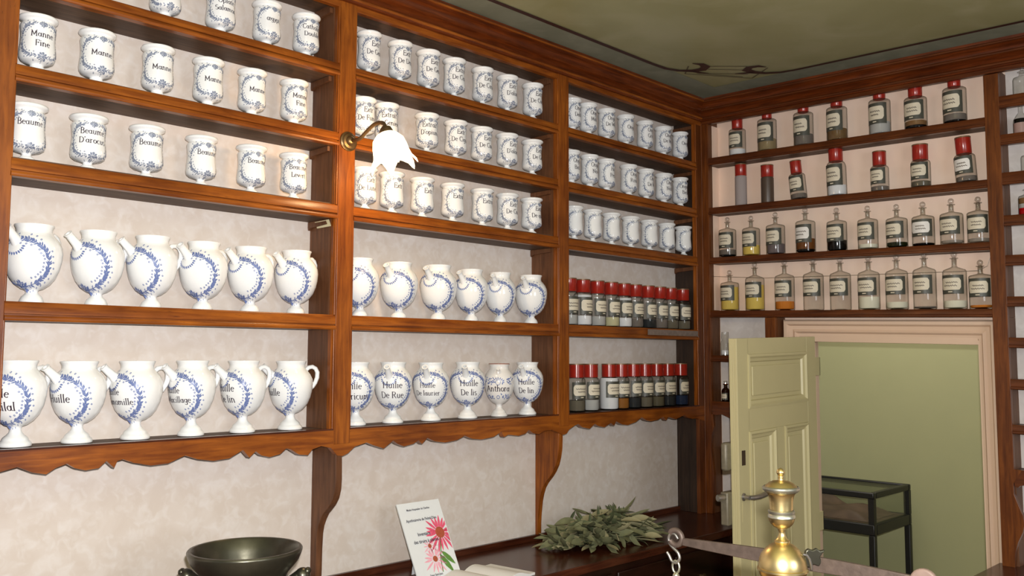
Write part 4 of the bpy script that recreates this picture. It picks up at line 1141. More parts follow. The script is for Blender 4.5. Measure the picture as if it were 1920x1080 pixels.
def capped(x, y, z, R, hb, cap_r, cap_h, az, label, group, lean=0.0, shoulder=0.25, contents=(), lab=(0.25, 0.85), carto='cream', body_mat=None, seed=0, half=62, white_neck=False, name='capped_bottle'):
    """cylindrical bottle with a red dipped stopper cap"""
    o = thing(name, label, 'bottle', (x, y, z), 0, group)
    o.rotation_euler = (lean, 0, 0)
    sh = R * shoulder
    pr = [(0, 0.0015), (R * .5, 0.004), (R * .88, 0), (R * .98, R * .06), (R, R * .14), (R, hb - sh)]
    for i in range(1, 6):
        a = PI / 2 * i / 5
        pr.append((cap_r * .92 + (R - cap_r * .92) * math.cos(a), hb - sh + sh * math.sin(a)))
    pr += [(cap_r * .90, hb + cap_h * .2)]
    obj('body', MB().lathe(pr, 32), body_mat or M['glass'], o, 50, off=True)
    zc0 = hb + 0.002
    c = obj('cap', MB().lathe([(0, zc0 + .001), (cap_r * .94, zc0), (cap_r, zc0 + .002), (cap_r * 1.01, zc0 + cap_h * .92), (0, zc0 + cap_h * .92)], 28), M['red'], o, 45, off=True)
    obj('cap_top', MB().lathe([(0, zc0 + cap_h * .925), (cap_r * 1.03, zc0 + cap_h * .925), (cap_r * 1.03, zc0 + cap_h), (0, zc0 + cap_h)], 28), M['red_rim'], c, 45, off=True)
    for (a, b2, mt) in contents: fill(o, R, max(a * hb, 0.005), b2 * hb, mt)
    if lab: bottle_label(o, R, lab[0] * hb, lab[1] * hb, az, half, carto, 2, seed)
    if white_neck: fill(o, R, hb * .86, hb * .93, M['powder'], 'cotton_plug')
    return o
def stoppered(x, y, z, R, hb, neck_h, az, label, group, contents=(), lab=(0.25, 0.85), carto='cream', seed=0, sloped=0.18, half=64, ball=0.27):
    o = thing('stoppered_bottle', label, 'bottle', (x, y, z), 0, group)
    sh = R * sloped * 2
    nr = R * 0.22
    pr = [(0, 0.006), (R * .45, 0.005), (R * .85, 0), (R * .97, R * .06), (R, R * .15), (R, hb - sh), (R * .985, hb - sh * .75), (R * .90, hb - sh * .5), (nr * 1.5, hb - sh * .05), (nr * 1.05, hb + .002), (nr, hb + neck_h * .2), (nr, hb + neck_h * .85), (nr * 1.55, hb + neck_h * .90), (nr * 1.6, hb + neck_h * .98), (nr * 1.1, hb + neck_h), (nr * .8, hb + neck_h * .9), (nr * .8, hb)]
    obj('body', MB().lathe(pr, 32), M['glass'], o, 50, off=True)
    br = R * ball
    st = MB().lathe([(0, hb + neck_h * .25), (nr * .7, hb + neck_h * .25), (nr * .78, hb + neck_h), (nr * .6, hb + neck_h + br * .15)], 18)
    st.sphere((0, 0, hb + neck_h + br * 1.05), br, 18, 12)
    obj('stopper', st, M['stopper'], o, 60, off=True)
    for (a, b2, mt) in contents: fill(o, R, max(a * hb, 0.007), b2 * hb, mt)
    if lab: bottle_label(o, R, lab[0] * hb, lab[1] * hb, az, half, carto, 2, seed)
    return o
M['stopper'] = glass('stopper_glass', (0.985, 0.985, 0.98), (0.66, 0.66, 0.64), 4.0)
yel, org, pale, blk, brn, gry = content((255, 226, 118), 0.12), content((236, 146, 56), 0.15), content((255, 252, 232), 0.1), content((16, 13, 12), 0.02), content((150, 96, 52)), content((150, 140, 132), 0.3)
green = content((40, 44, 20), 0.05)
grn = content((120, 112, 90), 0.25)
tan = content((150, 112, 74), 0.1); crm = content((226, 220, 178), 0.1); whg = content((206, 206, 204), 0.1); slate = content((56, 58, 60), 0.1); ochre = content((168, 110, 52), 0.08); stone = content((122, 114, 98), 0.1); blu = content((46, 58, 84), 0.1)
S0_ = -PI / 2
# two crowded rows of red capped bottles in the corner bay
con1 = [whg, M['powder'], whg, crm, M['powder'], gry, slate, gry, stone, stone]
names1 = ['whitish', 'white', 'pale', 'cream', 'white', 'grey', 'dark', 'grey', 'drab', 'drab']
for k, (x, R, h, az) in enumerate(J1):
    capped(x, 0.060, 1.8445, 0.0405 if k not in (1,) else 0.043, 0.150, 0.0338, 0.060, S0_ + rb.uniform(-.12, .12), f'red capped bottle of {names1[k]} contents, {ORD[k]} of the fourth shelf row in corner bay', 'red capped bottles on the fourth shelf', shoulder=.3, contents=[(0.0, 0.30, con1[k])] + ([(0.86, .93, M['powder'])] if k in (1, 4) else []), lab=(.34, .86), seed=k, half=70)
con2 = [stone, whg, M['powder'], ochre, slate, stone, grn, slate, blu]
names2 = ['drab', 'pale', 'white', 'ochre', 'dark', 'drab', 'speckled', 'slate', 'bluish']
for k, (x, R, h, az) in enumerate(J2):
    capped(x, 0.060, 1.4585, 0.0405 if k != 2 else 0.046, 0.150, 0.0345, 0.062, S0_ + rb.uniform(-.12, .12), f'red capped bottle of {names2[k]} contents, {ORD[k]} of the bottom shelf row in corner bay', 'red capped bottles on the bottom shelf', shoulder=.3, contents=[(0.0, 0.34 if k != 2 else .98, con2[k])], lab=(.38, .88), seed=20 + k, half=70)
# four rows beside the doorway
FZ = PI
con = [[(0, .22, M['powder'])], [(0, .36, content((176, 156, 118), .2))], [(0, .33, gry)], [(0, .34, content((140, 110, 74), .2))], [(0, .34, whg)], [(0, .10, blk), (.10, .24, tan)], [(0, .06, blk), (.06, .24, gry)]]
n1 = ['white powder', 'tan grains', 'grey powder', 'brown powder', 'whitish crystals', 'dark residue', 'murky liquid']
B1c = [(.64, .036), (.50, .036), (.55, .036), (.56, .036), (.56, .036), (.62, .043), (.52, .034)]
for k, (y, z, R, h, _) in enumerate(B1):
    hb = h - 0.008
    capped(0.050, y, z + 0.0005, min(R, .0475), hb, B1c[k][0] * R, B1c[k][1] + .018 * (k in (0,)), FZ + rb.uniform(-.1, .1), f'red capped bottle with {n1[k]}, {ORD[k]} on the top shelf beside the doorway', 'red capped bottles on the top doorway shelf', shoulder=.22, contents=con[k], lab=(.27, .86), seed=40 + k)
con = [None, None, [(0, .2, gry)], [(0, .30, M['powder'])], [(0, .2, gry)], [(0, .22, stone)], [(0, .2, gry)]]
n2 = ['frosted tube', 'brown tube', 'leaning', 'half full of white powder', 'short', 'squat', 'leaning white labelled']
for k, (y, z, R, h, _) in enumerate(B2):
    g = 'red capped bottles on the second doorway shelf'
    if k < 2:
        capped(0.050, y, z + 0.0005, R * .94, h - .006, R * .92, .062, FZ, f'{("frosted white", "dark brown")[k]} tube with red cap, on the second shelf beside the doorway', g, shoulder=.12, lab=None, body_mat=(M['frost'], plain('brown_tube', (.075, .05, .035), .4))[k], name='capped_tube')
    else:
        ln = {2: -.09, 6: -.06, 3: -.02}.get(k, 0)
        capped(0.050, y + (0.006 if ln else 0), z + 0.0005 + (R * abs(math.sin(ln)) if ln else 0), R, h - 0.006, R * (.68, .72, .74, .80, .74)[k - 2], (.064, .068, .066, .070, .074)[k - 2], FZ + rb.uniform(-.1, .1), f'{n2[k]} red capped bottle, {ORD[k]} on the second shelf beside the doorway', g, lean=ln, shoulder=.35 if k != 3 else .7, contents=con[k], lab=(.28, .90), carto='white' if k == 6 else 'cream', seed=60 + k)
con = [[(0, .06, blk), (.06, .25, gry)], [(0, .36, yel)], [(0, .34, content((150, 138, 140), .4))], [(0, .10, blk), (.10, .42, brn)], [(0, .34, blk)], [(0, .16, pale)], [(0, .17, green)], [(0, .05, blk)], [(0, .12, content((214, 206, 196), .6))], [(0, .14, content((214, 206, 196), .6))]]
n3 = ['dark dregs', 'yellow liquid', 'hazy liquid', 'brown liquid', 'black liquid', 'pale yellow liquid', 'dark green liquid', 'thin dark dregs', 'clear liquid', 'nearly clear liquid']
for k, (y, z, R, h, _) in enumerate(B3):
    hb = h - 0.006
    stoppered(0.052, y, z + 0.0005, min(R, .0465), hb, .034, FZ + rb.uniform(-.12, .12), f'stoppered bottle with {n3[k]}, {ORD[k]} on the third shelf beside the doorway', 'stoppered bottles on the third doorway shelf', contents=con[k], lab=(.30, .84), carto='white' if k in (3, 7) else 'cream', seed=80 + k)
con = [[(0, .80, yel)], [(0, .72, yel)], [(0, .24, org)], [], [], [(0, .32, pale)], [(0, .18, pale)], [(0, .04, gry)], [(0, .20, pale)], [(0, .11, org)]]
n4 = ['full of yellow liquid', 'mostly yellow liquid', 'with orange liquid', 'empty and clear', 'empty and plain', 'with cream liquid', 'with thin cream liquid', 'with dry cracked label', 'with whitish liquid', 'with amber dregs']
for k, (y, z, R, h, _) in enumerate(B4):
    hb = h - 0.006
    stoppered(0.052, y, z + 0.0005, min(R, .0475), hb, .040 if k not in (0, 9) else .034, FZ + rb.uniform(-.12, .12), f'stoppered bottle {n4[k]}, {ORD[k]} on the lowest bottle shelf beside the doorway', 'stoppered bottles on the lowest doorway shelf', contents=con[k], lab=(.36, .80) if k not in (0, 9) else (.34, .86), seed=100 + k, sloped=.26 if k not in (0, 9) else .16)

# small bottles in the cells beside the door and past the doorway
def small(x, y, z, kind, R, h, label, mats=None):
    o = thing('small_bottle', label, 'bottle', (x, y, z + 0.0005))
    if kind == 'inverted':       # clear jar with a glass lid
        obj('body', MB().lathe([(0, .004), (R, 0), (R, h * .50), (R * .98, h * .55), (R * .72, h * .66), (R * .72, h * .70)], 28), M['glass'], o, 50, off=True)
        obj('lid', MB().lathe([(R * .80, h * .70), (R * .84, h * .72), (R * .80, h), (0, h)], 28), M['glass'], o, 50, off=True)
        fill(o, R, .004, h * .22, M['powder'])
    elif kind == 'amber':
        obj('body', MB().lathe([(0, .003), (R, 0), (R, h * .50), (R * .9, h * .58), (R * .45, h * .66), (R * .42, h * .80), (R * .62, h * .82), (R * .62, h * .86), (R * .3, h * .86)], 24), M['amber'], o, 50, off=True)
        obj('stopper', MB().lathe([(0, h * .8), (R * .34, h * .80), (R * .36, h * .92), (R * .5, h * .94), (R * .42, h), (0, h)], 20), M['stopper'], o, 50, off=True)
        bottle_label(o, R, h * .08, h * .42, PI, 60, 'cream', 1, 3)
    elif kind == 'vial':
        obj('body', MB().lathe([(0, .003), (R, 0), (R, h * .55), (R * .9, h * .62), (R * .5, h * .70), (R * .5, h * .84), (R * .72, h * .87), (R * .72, h), (R * .4, h)], 24), M['glass'], o, 50, off=True)
        fill(o, R, .003, h * .45, mats or M['powder'])
    elif kind == 'flask':        # bulb below a long neck
        obj('body', MB().lathe([(0, .003), (R, 0), (R, h * .30), (R * .95, h * .40), (R * .6, h * .52), (R * .30, h * .60), (R * .26, h)], 24), M['glass'], o, 50, off=True)
        fill(o, R, .003, h * .30, content((206, 172, 164), .15)); fill(o, R * .9, h * .305, h * .42, blk, 'dark_layer')
    else:
        nr = R * .3
        obj('body', MB().lathe([(0, .004), (R, 0), (R, h * .55), (R * .92, h * .62), (nr * 1.2, h * .68), (nr, h * .80), (nr * 1.7, h * .83), (nr, h * .86)], 28), M['glass'], o, 50, off=True)
        st = MB().lathe([(0, h * .78), (nr * .8, h * .78), (nr * .9, h * .88)], 16); st.sphere((0, 0, h * .93), h * .065, 14, 10)
        obj('stopper', st, M['stopper'], o, 60, off=True)
        if mats == 'red':
            fill(o, R, .003, h * .22, content((214, 16, 24), .3)); fill(o, R, h * .22, h * .36, whg, 'pale_layer'); fill(o, R, h * .37, h * .55, tan, 'upper_layer')
        elif mats == 'dark':
            fill(o, R, .003, h * .14, blk)
    return o
small(0.045, -0.098, 1.716 + tz(-.1), 'inverted', .023, .120, 'clear glass jar with glass lid in the upper small cell left of the open door')
small(0.040, -0.162, 1.716 + tz(-.16), 'vial', .018, .085, 'little clear vial half hidden by the open door in the upper small cell')
small(0.040, -0.100, 1.4775, 'amber', .021, .105, 'small brown stoppered bottle in the lower small cell left of the open door')
small(0.035, -0.148, 1.4775, 'vial', .017, .070, 'tiny clear bottle of white powder beside the small brown bottle')
gz = lambda z, y: z + TILT * (y + 1.457)
small(0.045, -1.520, gz(2.786, -1.52), 'stoppered', .036, .118, 'stoppered clear bottle in the topmost cell of the narrow bay')
small(0.045, -1.508, gz(2.624, -1.508), 'flask', .029, .150, 'long necked flask with pink contents in the second cell of the narrow bay')
small(0.045, -1.535, gz(2.465, -1.535), 'stoppered', .033, .105, 'clear bottle in the third cell of the narrow bay')
small(0.045, -1.520, gz(2.287, -1.52), 'stoppered', .034, .125, 'stoppered bottle with bright red liquid in the fourth cell of the narrow bay', 'red')
small(0.045, -1.540, gz(2.123, -1.54), 'stoppered', .028, .115, 'stoppered bottle with dark dregs in the fifth cell of the narrow bay', 'dark')

# ---------------------------------------------------------------- wall lamp
lampo = thing('wall_lamp', 'lit brass wall lamp with a scalloped white glass shade on the shelf post', 'lamp', (-2.228, -0.0035, 2.452))
mb = MB().lathe([(0, 0), (.034, 0), (.034, .004), (.028, .007), (.026, .011), (.018, .013), (.016, .020), (.009, .026), (0, .027)], 28, fn=lambda q: (-2.228 + q[0], -.0035 - q[2], 2.452 + q[1]))
obj('wall_rose', mb, M['brass_old'], lampo, 45)
pp = []
ctl = [Vector((-2.228, -.026, 2.452)), Vector((-2.226, -.07, 2.452)), Vector((-2.222, -.105, 2.472)), Vector((-2.222, -.150, 2.488)), Vector((-2.222, -.195, 2.484)), Vector((-2.222, -.213, 2.462))]
def catmull(c, n=8):
    out = []
    for i in range(len(c) - 1):
        p0, p1, p2, p3 = c[max(i - 1, 0)], c[i], c[i + 1], c[min(i + 2, len(c) - 1)]
        for k in range(n):
            t = k / n
            out.append(0.5 * ((2 * p1) + (-p0 + p2) * t + (2 * p0 - 5 * p1 + 4 * p2 - p3) * t * t + (-p0 + 3 * p1 - 3 * p2 + p3) * t ** 3))
    return out + [c[-1]]
obj('lamp_arm', MB().tube(catmull(ctl), .0065, 10), M['brass_old'], lampo, 60)
LX, LY, LZ = -2.222, -.216, 2.446
rs = Matrix.Rotation(math.radians(14), 3, Vector((.62, -.6, 0)).cross(Vector((0, 0, 1))).normalized())
mb = MB().lathe([(0, .024), (.014, .022), (.022, .010), (.024, -.004), (.018, -.006), (0, -.006)], 20, (LX, LY, LZ))
obj('shade_gallery', mb, M['brass_old'], lampo, 45)
mb = MB(); N = 64; prof_s = [(.018, .004), (.036, -.006), (.052, -.024), (.058, -.046), (.060, -.066), (.064, -.084), (.074, -.098)]
for i, (r, z) in enumerate(prof_s):
    for k in range(N):
        a = 2 * PI * k / N; wv = math.cos(6 * a)
        f = (i / (len(prof_s) - 1)) ** 2.2
        rr = r * (1 + .14 * wv * f); z2 = z - .030 * max(0, wv) ** 2 * f + .012 * max(0, -wv) * f
        q = rs @ Vector((rr * math.cos(a), rr * math.sin(a), z2))
        mb.v.append((LX + q.x, LY + q.y, LZ + q.z))
for i in range(len(prof_s) - 1):
    for k in range(N): mb.f.append((i * N + k, i * N + (k + 1) % N, (i + 1) * N + (k + 1) % N, (i + 1) * N + k))
obj('lamp_shade', mb, M['lampglass'], lampo, 60)
mb = MB().sphere((LX, LY, LZ - .045), .024, 18, 12, (1, 1, 1.3))
obj('bulb', mb, M['bulb'], lampo, 60)
lp = light('lamp_light', 'POINT', (LX, LY - .005, LZ - .062), 14.0, (1.0, 0.66, 0.34), 0.035)

# ---------------------------------------------------------------- bronze mortar on the counter
MX, MY = -2.777, -0.365
mo = thing('mortar', 'dark bronze mortar with a flared rim and side lugs on the counter', 'mortar', (MX, MY, ZC))
HR = 0.285
mp = [(0, .001), (.090, 0), (.100, .004), (.102, .020), (.094, .030), (.088, .038), (.086, .060), (.090, .110), (.100, .160), (.108, .190), (.112, .196), (.112, .206), (.108, .211), (.114, .222), (.128, .238), (.139, .252), (.146, .268), (.149, .278), (.149, HR - .004), (.146, HR), (.139, HR), (.133, HR - .006), (.122, HR - .034), (.105, .200), (.090, .150), (.072, .090), (.04, .06), (0, .05)]
obj('bowl', MB().lathe(mp, 64), M['bronze'], mo, 40, off=True)
rn = random.Random(4)
for a in (math.radians(-42), math.radians(138)):
    ux, uy = math.cos(a), math.sin(a)
    mb = MB()
    mb.tube([(.098 * ux, .098 * uy, .165), (.130 * ux, .130 * uy, .195), (.150 * ux, .150 * uy, .212), (.158 * ux, .158 * uy, .214)], [.022, .021, .019, .010], 12)
    mb.sphere((.152 * ux, .152 * uy, .212), .021, 14, 10)
    for k in range(5):
        b_ = a + (k - 2) * .35
        mb.sphere((.152 * ux + .014 * math.cos(b_), .152 * uy + .014 * math.sin(b_), .212 + .012 * ((k % 2) * 2 - 1)), .009, 8, 6)
    obj('lug_handle', mb, M['bronze'], mo, 60, off=True)

# ---------------------------------------------------------------- leaning card
e = Vector((1, 0, 0))
TL, BL = Vector((-1.985, 0.012, 1.171)), Vector((-1.974, -0.108, 0.915))
up = (TL - BL); Hc = up.length; up.normalize()
WC = 0.196
nrm = e.cross(up).normalized()
if nrm.y > 0: nrm = -nrm
cd = thing('display_card', 'white card with pink coneflower print leaning on the counter', 'card', tuple(BL))
def cardpt(u, v, d=0.0):
    p = BL + e * u + up * v + nrm * d
    return (p.x, p.y, p.z)
mb = MB()
vs = [cardpt(u, v, d) for d in (0, -.005) for (u, v) in ((0, 0), (WC, 0), (WC, Hc), (0, Hc))]
mb.add(vs, [(0, 1, 2, 3), (7, 6, 5, 4), (0, 4, 5, 1), (1, 5, 6, 2), (2, 6, 7, 3), (3, 7, 4, 0)])
obj('panel', mb, M['card'], cd, 0)
mb = MB()   # easel strut behind
mb.add([cardpt(.07, .2, -.005), cardpt(.12, .2, -.005), (BL.x + .12, BL.y + .13, ZC + .002), (BL.x + .07, BL.y + .13, ZC + .002)], [(0, 1, 2, 3)])
obj('easel_strut', mb, M['card'], cd, 0)
surf = lambda s, z: cardpt(min(s, WC - .003), z, .0008)
surf2 = lambda s, z: cardpt(s, z, .0012)
surf3 = lambda s, z: cardpt(s, z, .0016)
def coneflower(mat, cx, cy, r, n, seed, core):
    rn = random.Random(seed); mb = MB()
    for k in range(n):
        a = 2 * PI * k / n + rn.uniform(-.1, .1)
        leaf(mb, surf, (cx + .2 * r * math.cos(a), cy + .2 * r * math.sin(a)), a, r * rn.uniform(.7, .95) * (1.15 if math.sin(a) < 0 else .9), r * .155)
    p = obj('flower_print', mb, mat, cd, 0)
    mb = MB(); ringlet(mb, surf2, (cx, cy), core, core, 14)
    obj('flower_centre', mb, M['cone'], p, 0)
coneflower(M['pink'], .156, .160, .068, 19, 2, .021)
coneflower(M['pinkpale'], .100, .070, .050, 15, 5, .011)
coneflower(M['pinkpale'], .092, .118, .030, 10, 8, .008)
mb = MB()
leaf(mb, surf, (.125, .085), -1.05, .085, .022); leaf(mb, surf, (.135, .095), -.85, .075, .02)
ribbon(mb, surf, [(.150, .145), (.142, .11), (.125, .07), (.118, .02)], .004)
obj('leaf_print', mb, M['leafprint'], cd, 0)
def card_text(t, u, v, size, mat=M['cardink']):
    cu = bpy.data.curves.new('t', 'FONT'); cu.body = t; cu.size = size; cu.align_x = 'CENTER'; cu.resolution_u = 2; cu.offset = size * .018
    to = bpy.data.objects.new('t', cu); COL.objects.link(to)
    dg = bpy.context.evaluated_depsgraph_get()
    me = bpy.data.meshes.new_from_object(to.evaluated_get(dg))
    vs = [tuple(x.co) for x in me.vertices]; fs = [tuple(p.vertices) for p in me.polygons]
    bpy.data.objects.remove(to); bpy.data.meshes.remove(me)
    mb = MB().add([surf3(u + x * .82, v + y) for x, y, _ in vs], fs)
    obj('lettering', mb, mat, cd, 0)
card_text('Musée Hospitalier de Charlieu', .088, Hc - .030, .0105)
card_text("Apothicairerie de l'hôtel-Dieu", .090, Hc - .070, .0140)
card_text('Inventaire', .082, Hc - .124, .0175)
card_text('des tiroirs à plantes', .084, Hc - .150, .0175)
card_text('Sœur Saint-Jean', .085, .012, .011)

# booklet lying open at the card's foot
bk = thing('open_booklet', 'open white booklet lying on the counter at the foot of the card', 'booklet', (-1.73, -.2, ZC))
def page(side):
    mb = MB(); n = 10; L = []
    for i in range(n + 1):
        t = i / n
        u = t * .155; h = .010 + .020 * math.sin(PI * min(1, t * 1.3)) * (1 - t * .6)
        for v in (0, .21):
            p = Vector((-1.73, -.305, ZC)) + Vector((math.cos(.12), math.sin(.12), 0)) * (side * u) + Vector((-math.sin(.12), math.cos(.12), 0)) * v
            L.append((p.x, p.y, ZC + .001)); L.append((p.x, p.y, ZC + h))
    mb.v = L
    for i in range(n):
        a = i * 4; b_ = a + 4
        mb.f += [(a + 1, b_ + 1, b_ + 3, a + 3), (a, a + 2, b_ + 2, b_), (a, b_, b_ + 1, a + 1), (a + 2, a + 3, b_ + 3, b_ + 2)]
    mb.f += [(0, 1, 3, 2), (n * 4, n * 4 + 2, n * 4 + 3, n * 4 + 1)]
    return mb
obj('page_block', page(1), M['white_paper'], bk, 50); obj('page_block', page(-1), M['white_paper'], bk, 50)

# ---------------------------------------------------------------- heap of dried leaves
hb_ = thing('dried_herb_bundle', 'heap of dried grey green sage leaves lying on the dark counter', 'herbs', (-0.95, -0.06, ZC))
rn = random.Random(12)
def curled_leaf(mb, p, d, nrm_, L, W, curl):
    """a dry leaf: two rows of quads, bent along its length and folded on the midrib"""
    d = d.normalized(); s = d.cross(nrm_).normalized(); n_ = s.cross(d)
    N = 6; rows = []
    for i in range(N + 1):
        t = i / N
        c = p + d * (L * t) + n_ * (curl * L * t * t)
        wv = W * math.sin(PI * min(1, .08 + t * .92)) ** .8 * (1 if t < .99 else 0)
        rows.append([c + s * wv + n_ * wv * .45, c, c - s * wv + n_ * wv * .45])
    base = len(mb.v)
    mb.v += [tuple(q) for r in rows for q in r]
    for i in range(N):
        for k in (0, 1):
            a = base + i * 3 + k
            mb.f.append((a, a + 1, a + 4, a + 3))
def herb_top(x, y):
    u = (x + 0.90) / 0.34; v = (y + 0.06) / 0.155
    return max(0.0, 0.115 * (1 - u * u - v * v)) if u * u + v * v < 1 else 0.0
leafmats = [M['herb'], plain('dried_leaf_olive', (0.29, 0.265, 0.145), .75, var=.4, scale=26), plain('dried_leaf_dark', (0.085, 0.10, 0.045), .7, var=.5, scale=26)]
mbs = [MB(), MB(), MB()]
for k in range(520):
    a = rn.uniform(0, 2 * PI); r = math.sqrt(rn.random())
    x = -0.90 + 0.33 * r * math.cos(a); y = -0.06 + 0.15 * r * math.sin(a)
    h = herb_top(x, y) * rn.uniform(.35, 1.0) + .006
    tang = rn.choice([a, a + PI, a + rn.uniform(-1.2, 1.2), rn.uniform(0, 2 * PI)])
    d = Vector((math.cos(tang) * 1.3, math.sin(tang), rn.uniform(-.22, .22)))
    L = rn.uniform(.05, .11)
    if x + math.cos(tang) * L > -.55 or y + abs(L) > .12 and math.sin(tang) > 0: d.x *= -1; d.y *= -1
    if ZC + h + d.z * L < ZC + .004: d.z = abs(d.z)
    curled_leaf(mbs[0 if k % 3 else (1 if k % 2 else 2)], Vector((x, y, ZC + h)), d, Vector((rn.uniform(-.6, .6), rn.uniform(-1.2, .2), 1)).normalized(), L, rn.uniform(.009, .020), rn.choice([rn.uniform(-.2, .2), rn.uniform(-.7, .6)]))
for k in range(14):     # sprigs standing up at the back, and straggling ends
    x = rn.uniform(-1.05, -.75)
    curled_leaf(mbs[2], Vector((x, rn.uniform(-.08, .04), ZC + herb_top(x, 0) * .8 + .01)), Vector((rn.uniform(-.5, .5), rn.uniform(-.2, .3), 1)), Vector((0, -1, .2)), rn.uniform(.05, .075), .009, rn.uniform(-.4, .4))
for (x, y, dx, dy) in ((-1.20, -.02, -1, .10), (-1.16, -.08, -1, -.12), (-1.1, -.16, -1, -.3), (-.66, -.12, 1, -.45), (-.68, -.06, 1, -.15), (-1.05, -.19, -.4, -1), (-.88, -.21, .4, -.8), (-.62, -.09, 1, -.25)):
    curled_leaf(mbs[1], Vector((x, y, ZC + .02)), Vector((dx, dy, -.06)), Vector((0, 0, 1)), .11, .014, .02)
for i, mb in enumerate(mbs):
    mb.v = [(p[0], p[1], max(p[2], ZC + .0012)) for p in mb.v]
    obj('leaves', mb, leafmats[i], hb_, 60)
for k in range(16):
    mb = MB()
    x, y = rn.uniform(-1.15, -.70), rn.uniform(-.19, .03)
    z = ZC + .006 + herb_top(x, y) * rn.uniform(.2, .9)
    dx, dy = rn.uniform(-1, 1), rn.uniform(-.5, .2)
    mb.tube([(x, y, z), (x + dx * .06, y + dy * .06, z + .006), (x + dx * .13, max(-.24, y + dy * .10), max(ZC + .003, z - .02))], .0018, 6)
    obj('stalk', mb, M['stalk'], hb_, 60)

# ---------------------------------------------------------------- brass balance
BX, BY = -2.381, -1.710
px_ = 1.7 / 1660.76
zy = lambda y: 1.7 + 1.7 * (F.z + UP.z * (540 - y) / 1660.76)
bal = thing('apothecary_balance', 'brass pillar balance with a rusty iron beam in the middle of the room', 'balance', (BX, BY, 0.80))
def seg(lst): return [(r * px_, zy(y) - 0.80) for y, r in lst]
ax = (0, 0, 0)
mb = MB().lathe(seg([(1120, 0), (1120, 30), (1112, 33), (1108, 22), (1102, 16), (1098, 18), (1094, 26), (1086, 36), (1076, 42), (1069, 44), (1067, 46.5), (1063.5, 46.5), (1062, 43.8), (1056, 43.8), (1046, 42), (1037, 38), (1028, 31), (1022, 24), (1018, 17), (1016.5, 13), (1015, 14.5), (1012.5, 14.5), (1011, 12.5), (1008, 9), (1003, 6.5), (998, 5.8), (994, 6.6), (992, 8.0), (990.5, 8.0), (990, 9), (987, 15), (982, 20), (976, 23), (971, 24)]), 48)
obj('pillar', mb, M['brass'], bal, 40, off=True)
mb = MB().lathe(seg([(971.5, 23), (969.5, 25), (966, 25), (963.5, 23), (960, 24.5), (957.5, 24.8), (955.5, 22)]), 48)
obj('collar', mb, M['brass_pale'], bal, 40, off=True)
mb = MB().lathe(seg([(956, 21), (950, 21.2), (940, 21.8), (932, 23), (926, 25), (923, 28)]), 48)
obj('cup', mb, M['brass'], bal, 40, off=True)
mb = MB().lathe(seg([(923.5, 24), (922, 30), (919, 33.5), (916, 34.3), (913.5, 34.3), (911.5, 31.5)]), 48)
obj('cup_rim', mb, M['brass_pale'], bal, 40, off=True)
mb = MB().lathe(seg([(912, 30), (909.5, 27), (905, 22), (902, 15), (900.8, 6), (900.5, 5), (897, 4.0), (895.5, 5.2), (893.5, 5.2), (892.5, 4.4), (891, 5.5), (887, 7.9), (884, 7.6), (881, 5.8), (878.5, 2.5), (877.5, 0)]), 40)
obj('finial', mb, M['brass'], bal, 40, off=True)
# lower shaft and foot, on a small stand below
mb = MB().lathe([(0, .001), (.12, 0), (.12, .012), (.10, .02), (.03, .035), (.020, .05), (.020, .42), (.030, .44), (.030, zy(1118) - .80), (0, zy(1118) - .80)], 40)
obj('shaft', mb, M['brass'], bal, 40, off=True)
st = thing('balance_table', 'dark wooden table under the brass balance', 'table', (BX, BY, 0))
mb = MB().box(BX - .3, BX + .3, BY - .35, BY + .35, .765, .80); obj('table_top', mb, M['wood_dark'], st, bevel=.004)
for sx in (-1, 1):
    for sy in (-1, 1):
        mb = MB().box(BX + sx * .26 - .025, BX + sx * .26 + .025, BY + sy * .31 - .025, BY + sy * .31 + .025, 0, .7648); obj('leg', mb, M['wood_dark'], st)
# iron beam: level, runs past the ball, thicker at the middle, an eye at each end
BZ = 1.308
A = Vector((-2.3407, -1.4441, BZ)); Bn = Vector((-2.345, -1.955, BZ - .001))
A = Vector((BX + .030, -1.444, BZ)); Bn = Vector((BX + .062, -1.950, BZ - .004))
d = (Bn - A).normalized(); sd = Vector((-d.y, d.x, 0))
mb = MB(); Lb = (Bn - A).length
prof_b = [(0.018, .0075), (.06, .0095), (.15, .0125), (.26, .0150), (.36, .0140), (.44, .011), (Lb - .018, .0085)]
for (t, h) in prof_b:
    for (sx, sz) in ((-1, -1), (1, -1), (1, 1), (-1, 1)):
        p = A + d * t + sd * .0045 * sx + Vector((0, 0, 1)) * h * sz
        mb.v.append(tuple(p))
for i in range(len(prof_b) - 1):
    for k in range(4): mb.f.append((i * 4 + k, i * 4 + (k + 1) % 4, (i + 1) * 4 + (k + 1) % 4, (i + 1) * 4 + k))
n_ = len(prof_b) * 4
mb.f += [(3, 2, 1, 0), (n_ - 4, n_ - 3, n_ - 2, n_ - 1)]
obj('beam', mb, M['iron'], bal, 30, bevel=.0015)
for c, r in ((A, .0155), (Bn, .024)):
    mb = MB(); c2 = c + Vector((0, 0, .006 if c is A else .0))
    if c is A:
        for i in range(29):
            pass
        mb.tube([tuple(c2 + d * r * math.cos(t) + Vector((0, 0, 1)) * r * math.sin(t)) for t in [math.radians(-150 + 300 * i / 24) for i in range(25)]], [.0060] * 25, 10)
    else:
        mb.prism([(r * math.cos(2 * PI * i / 24), r * math.sin(2 * PI * i / 24)) for i in range(24)], lambda p: tuple(c2 + d * p[0] + Vector((0, 0, 1)) * p[1] - sd * .006), lambda p: tuple(c2 + d * p[0] + Vector((0, 0, 1)) * p[1] + sd * .006))
    obj('beam_eye', mb, M['iron'] if c is A else plain('worn_leather_disc', (.22, .15, .12), .5, var=.3), bal, 50, bevel=0 if c is A else .003)
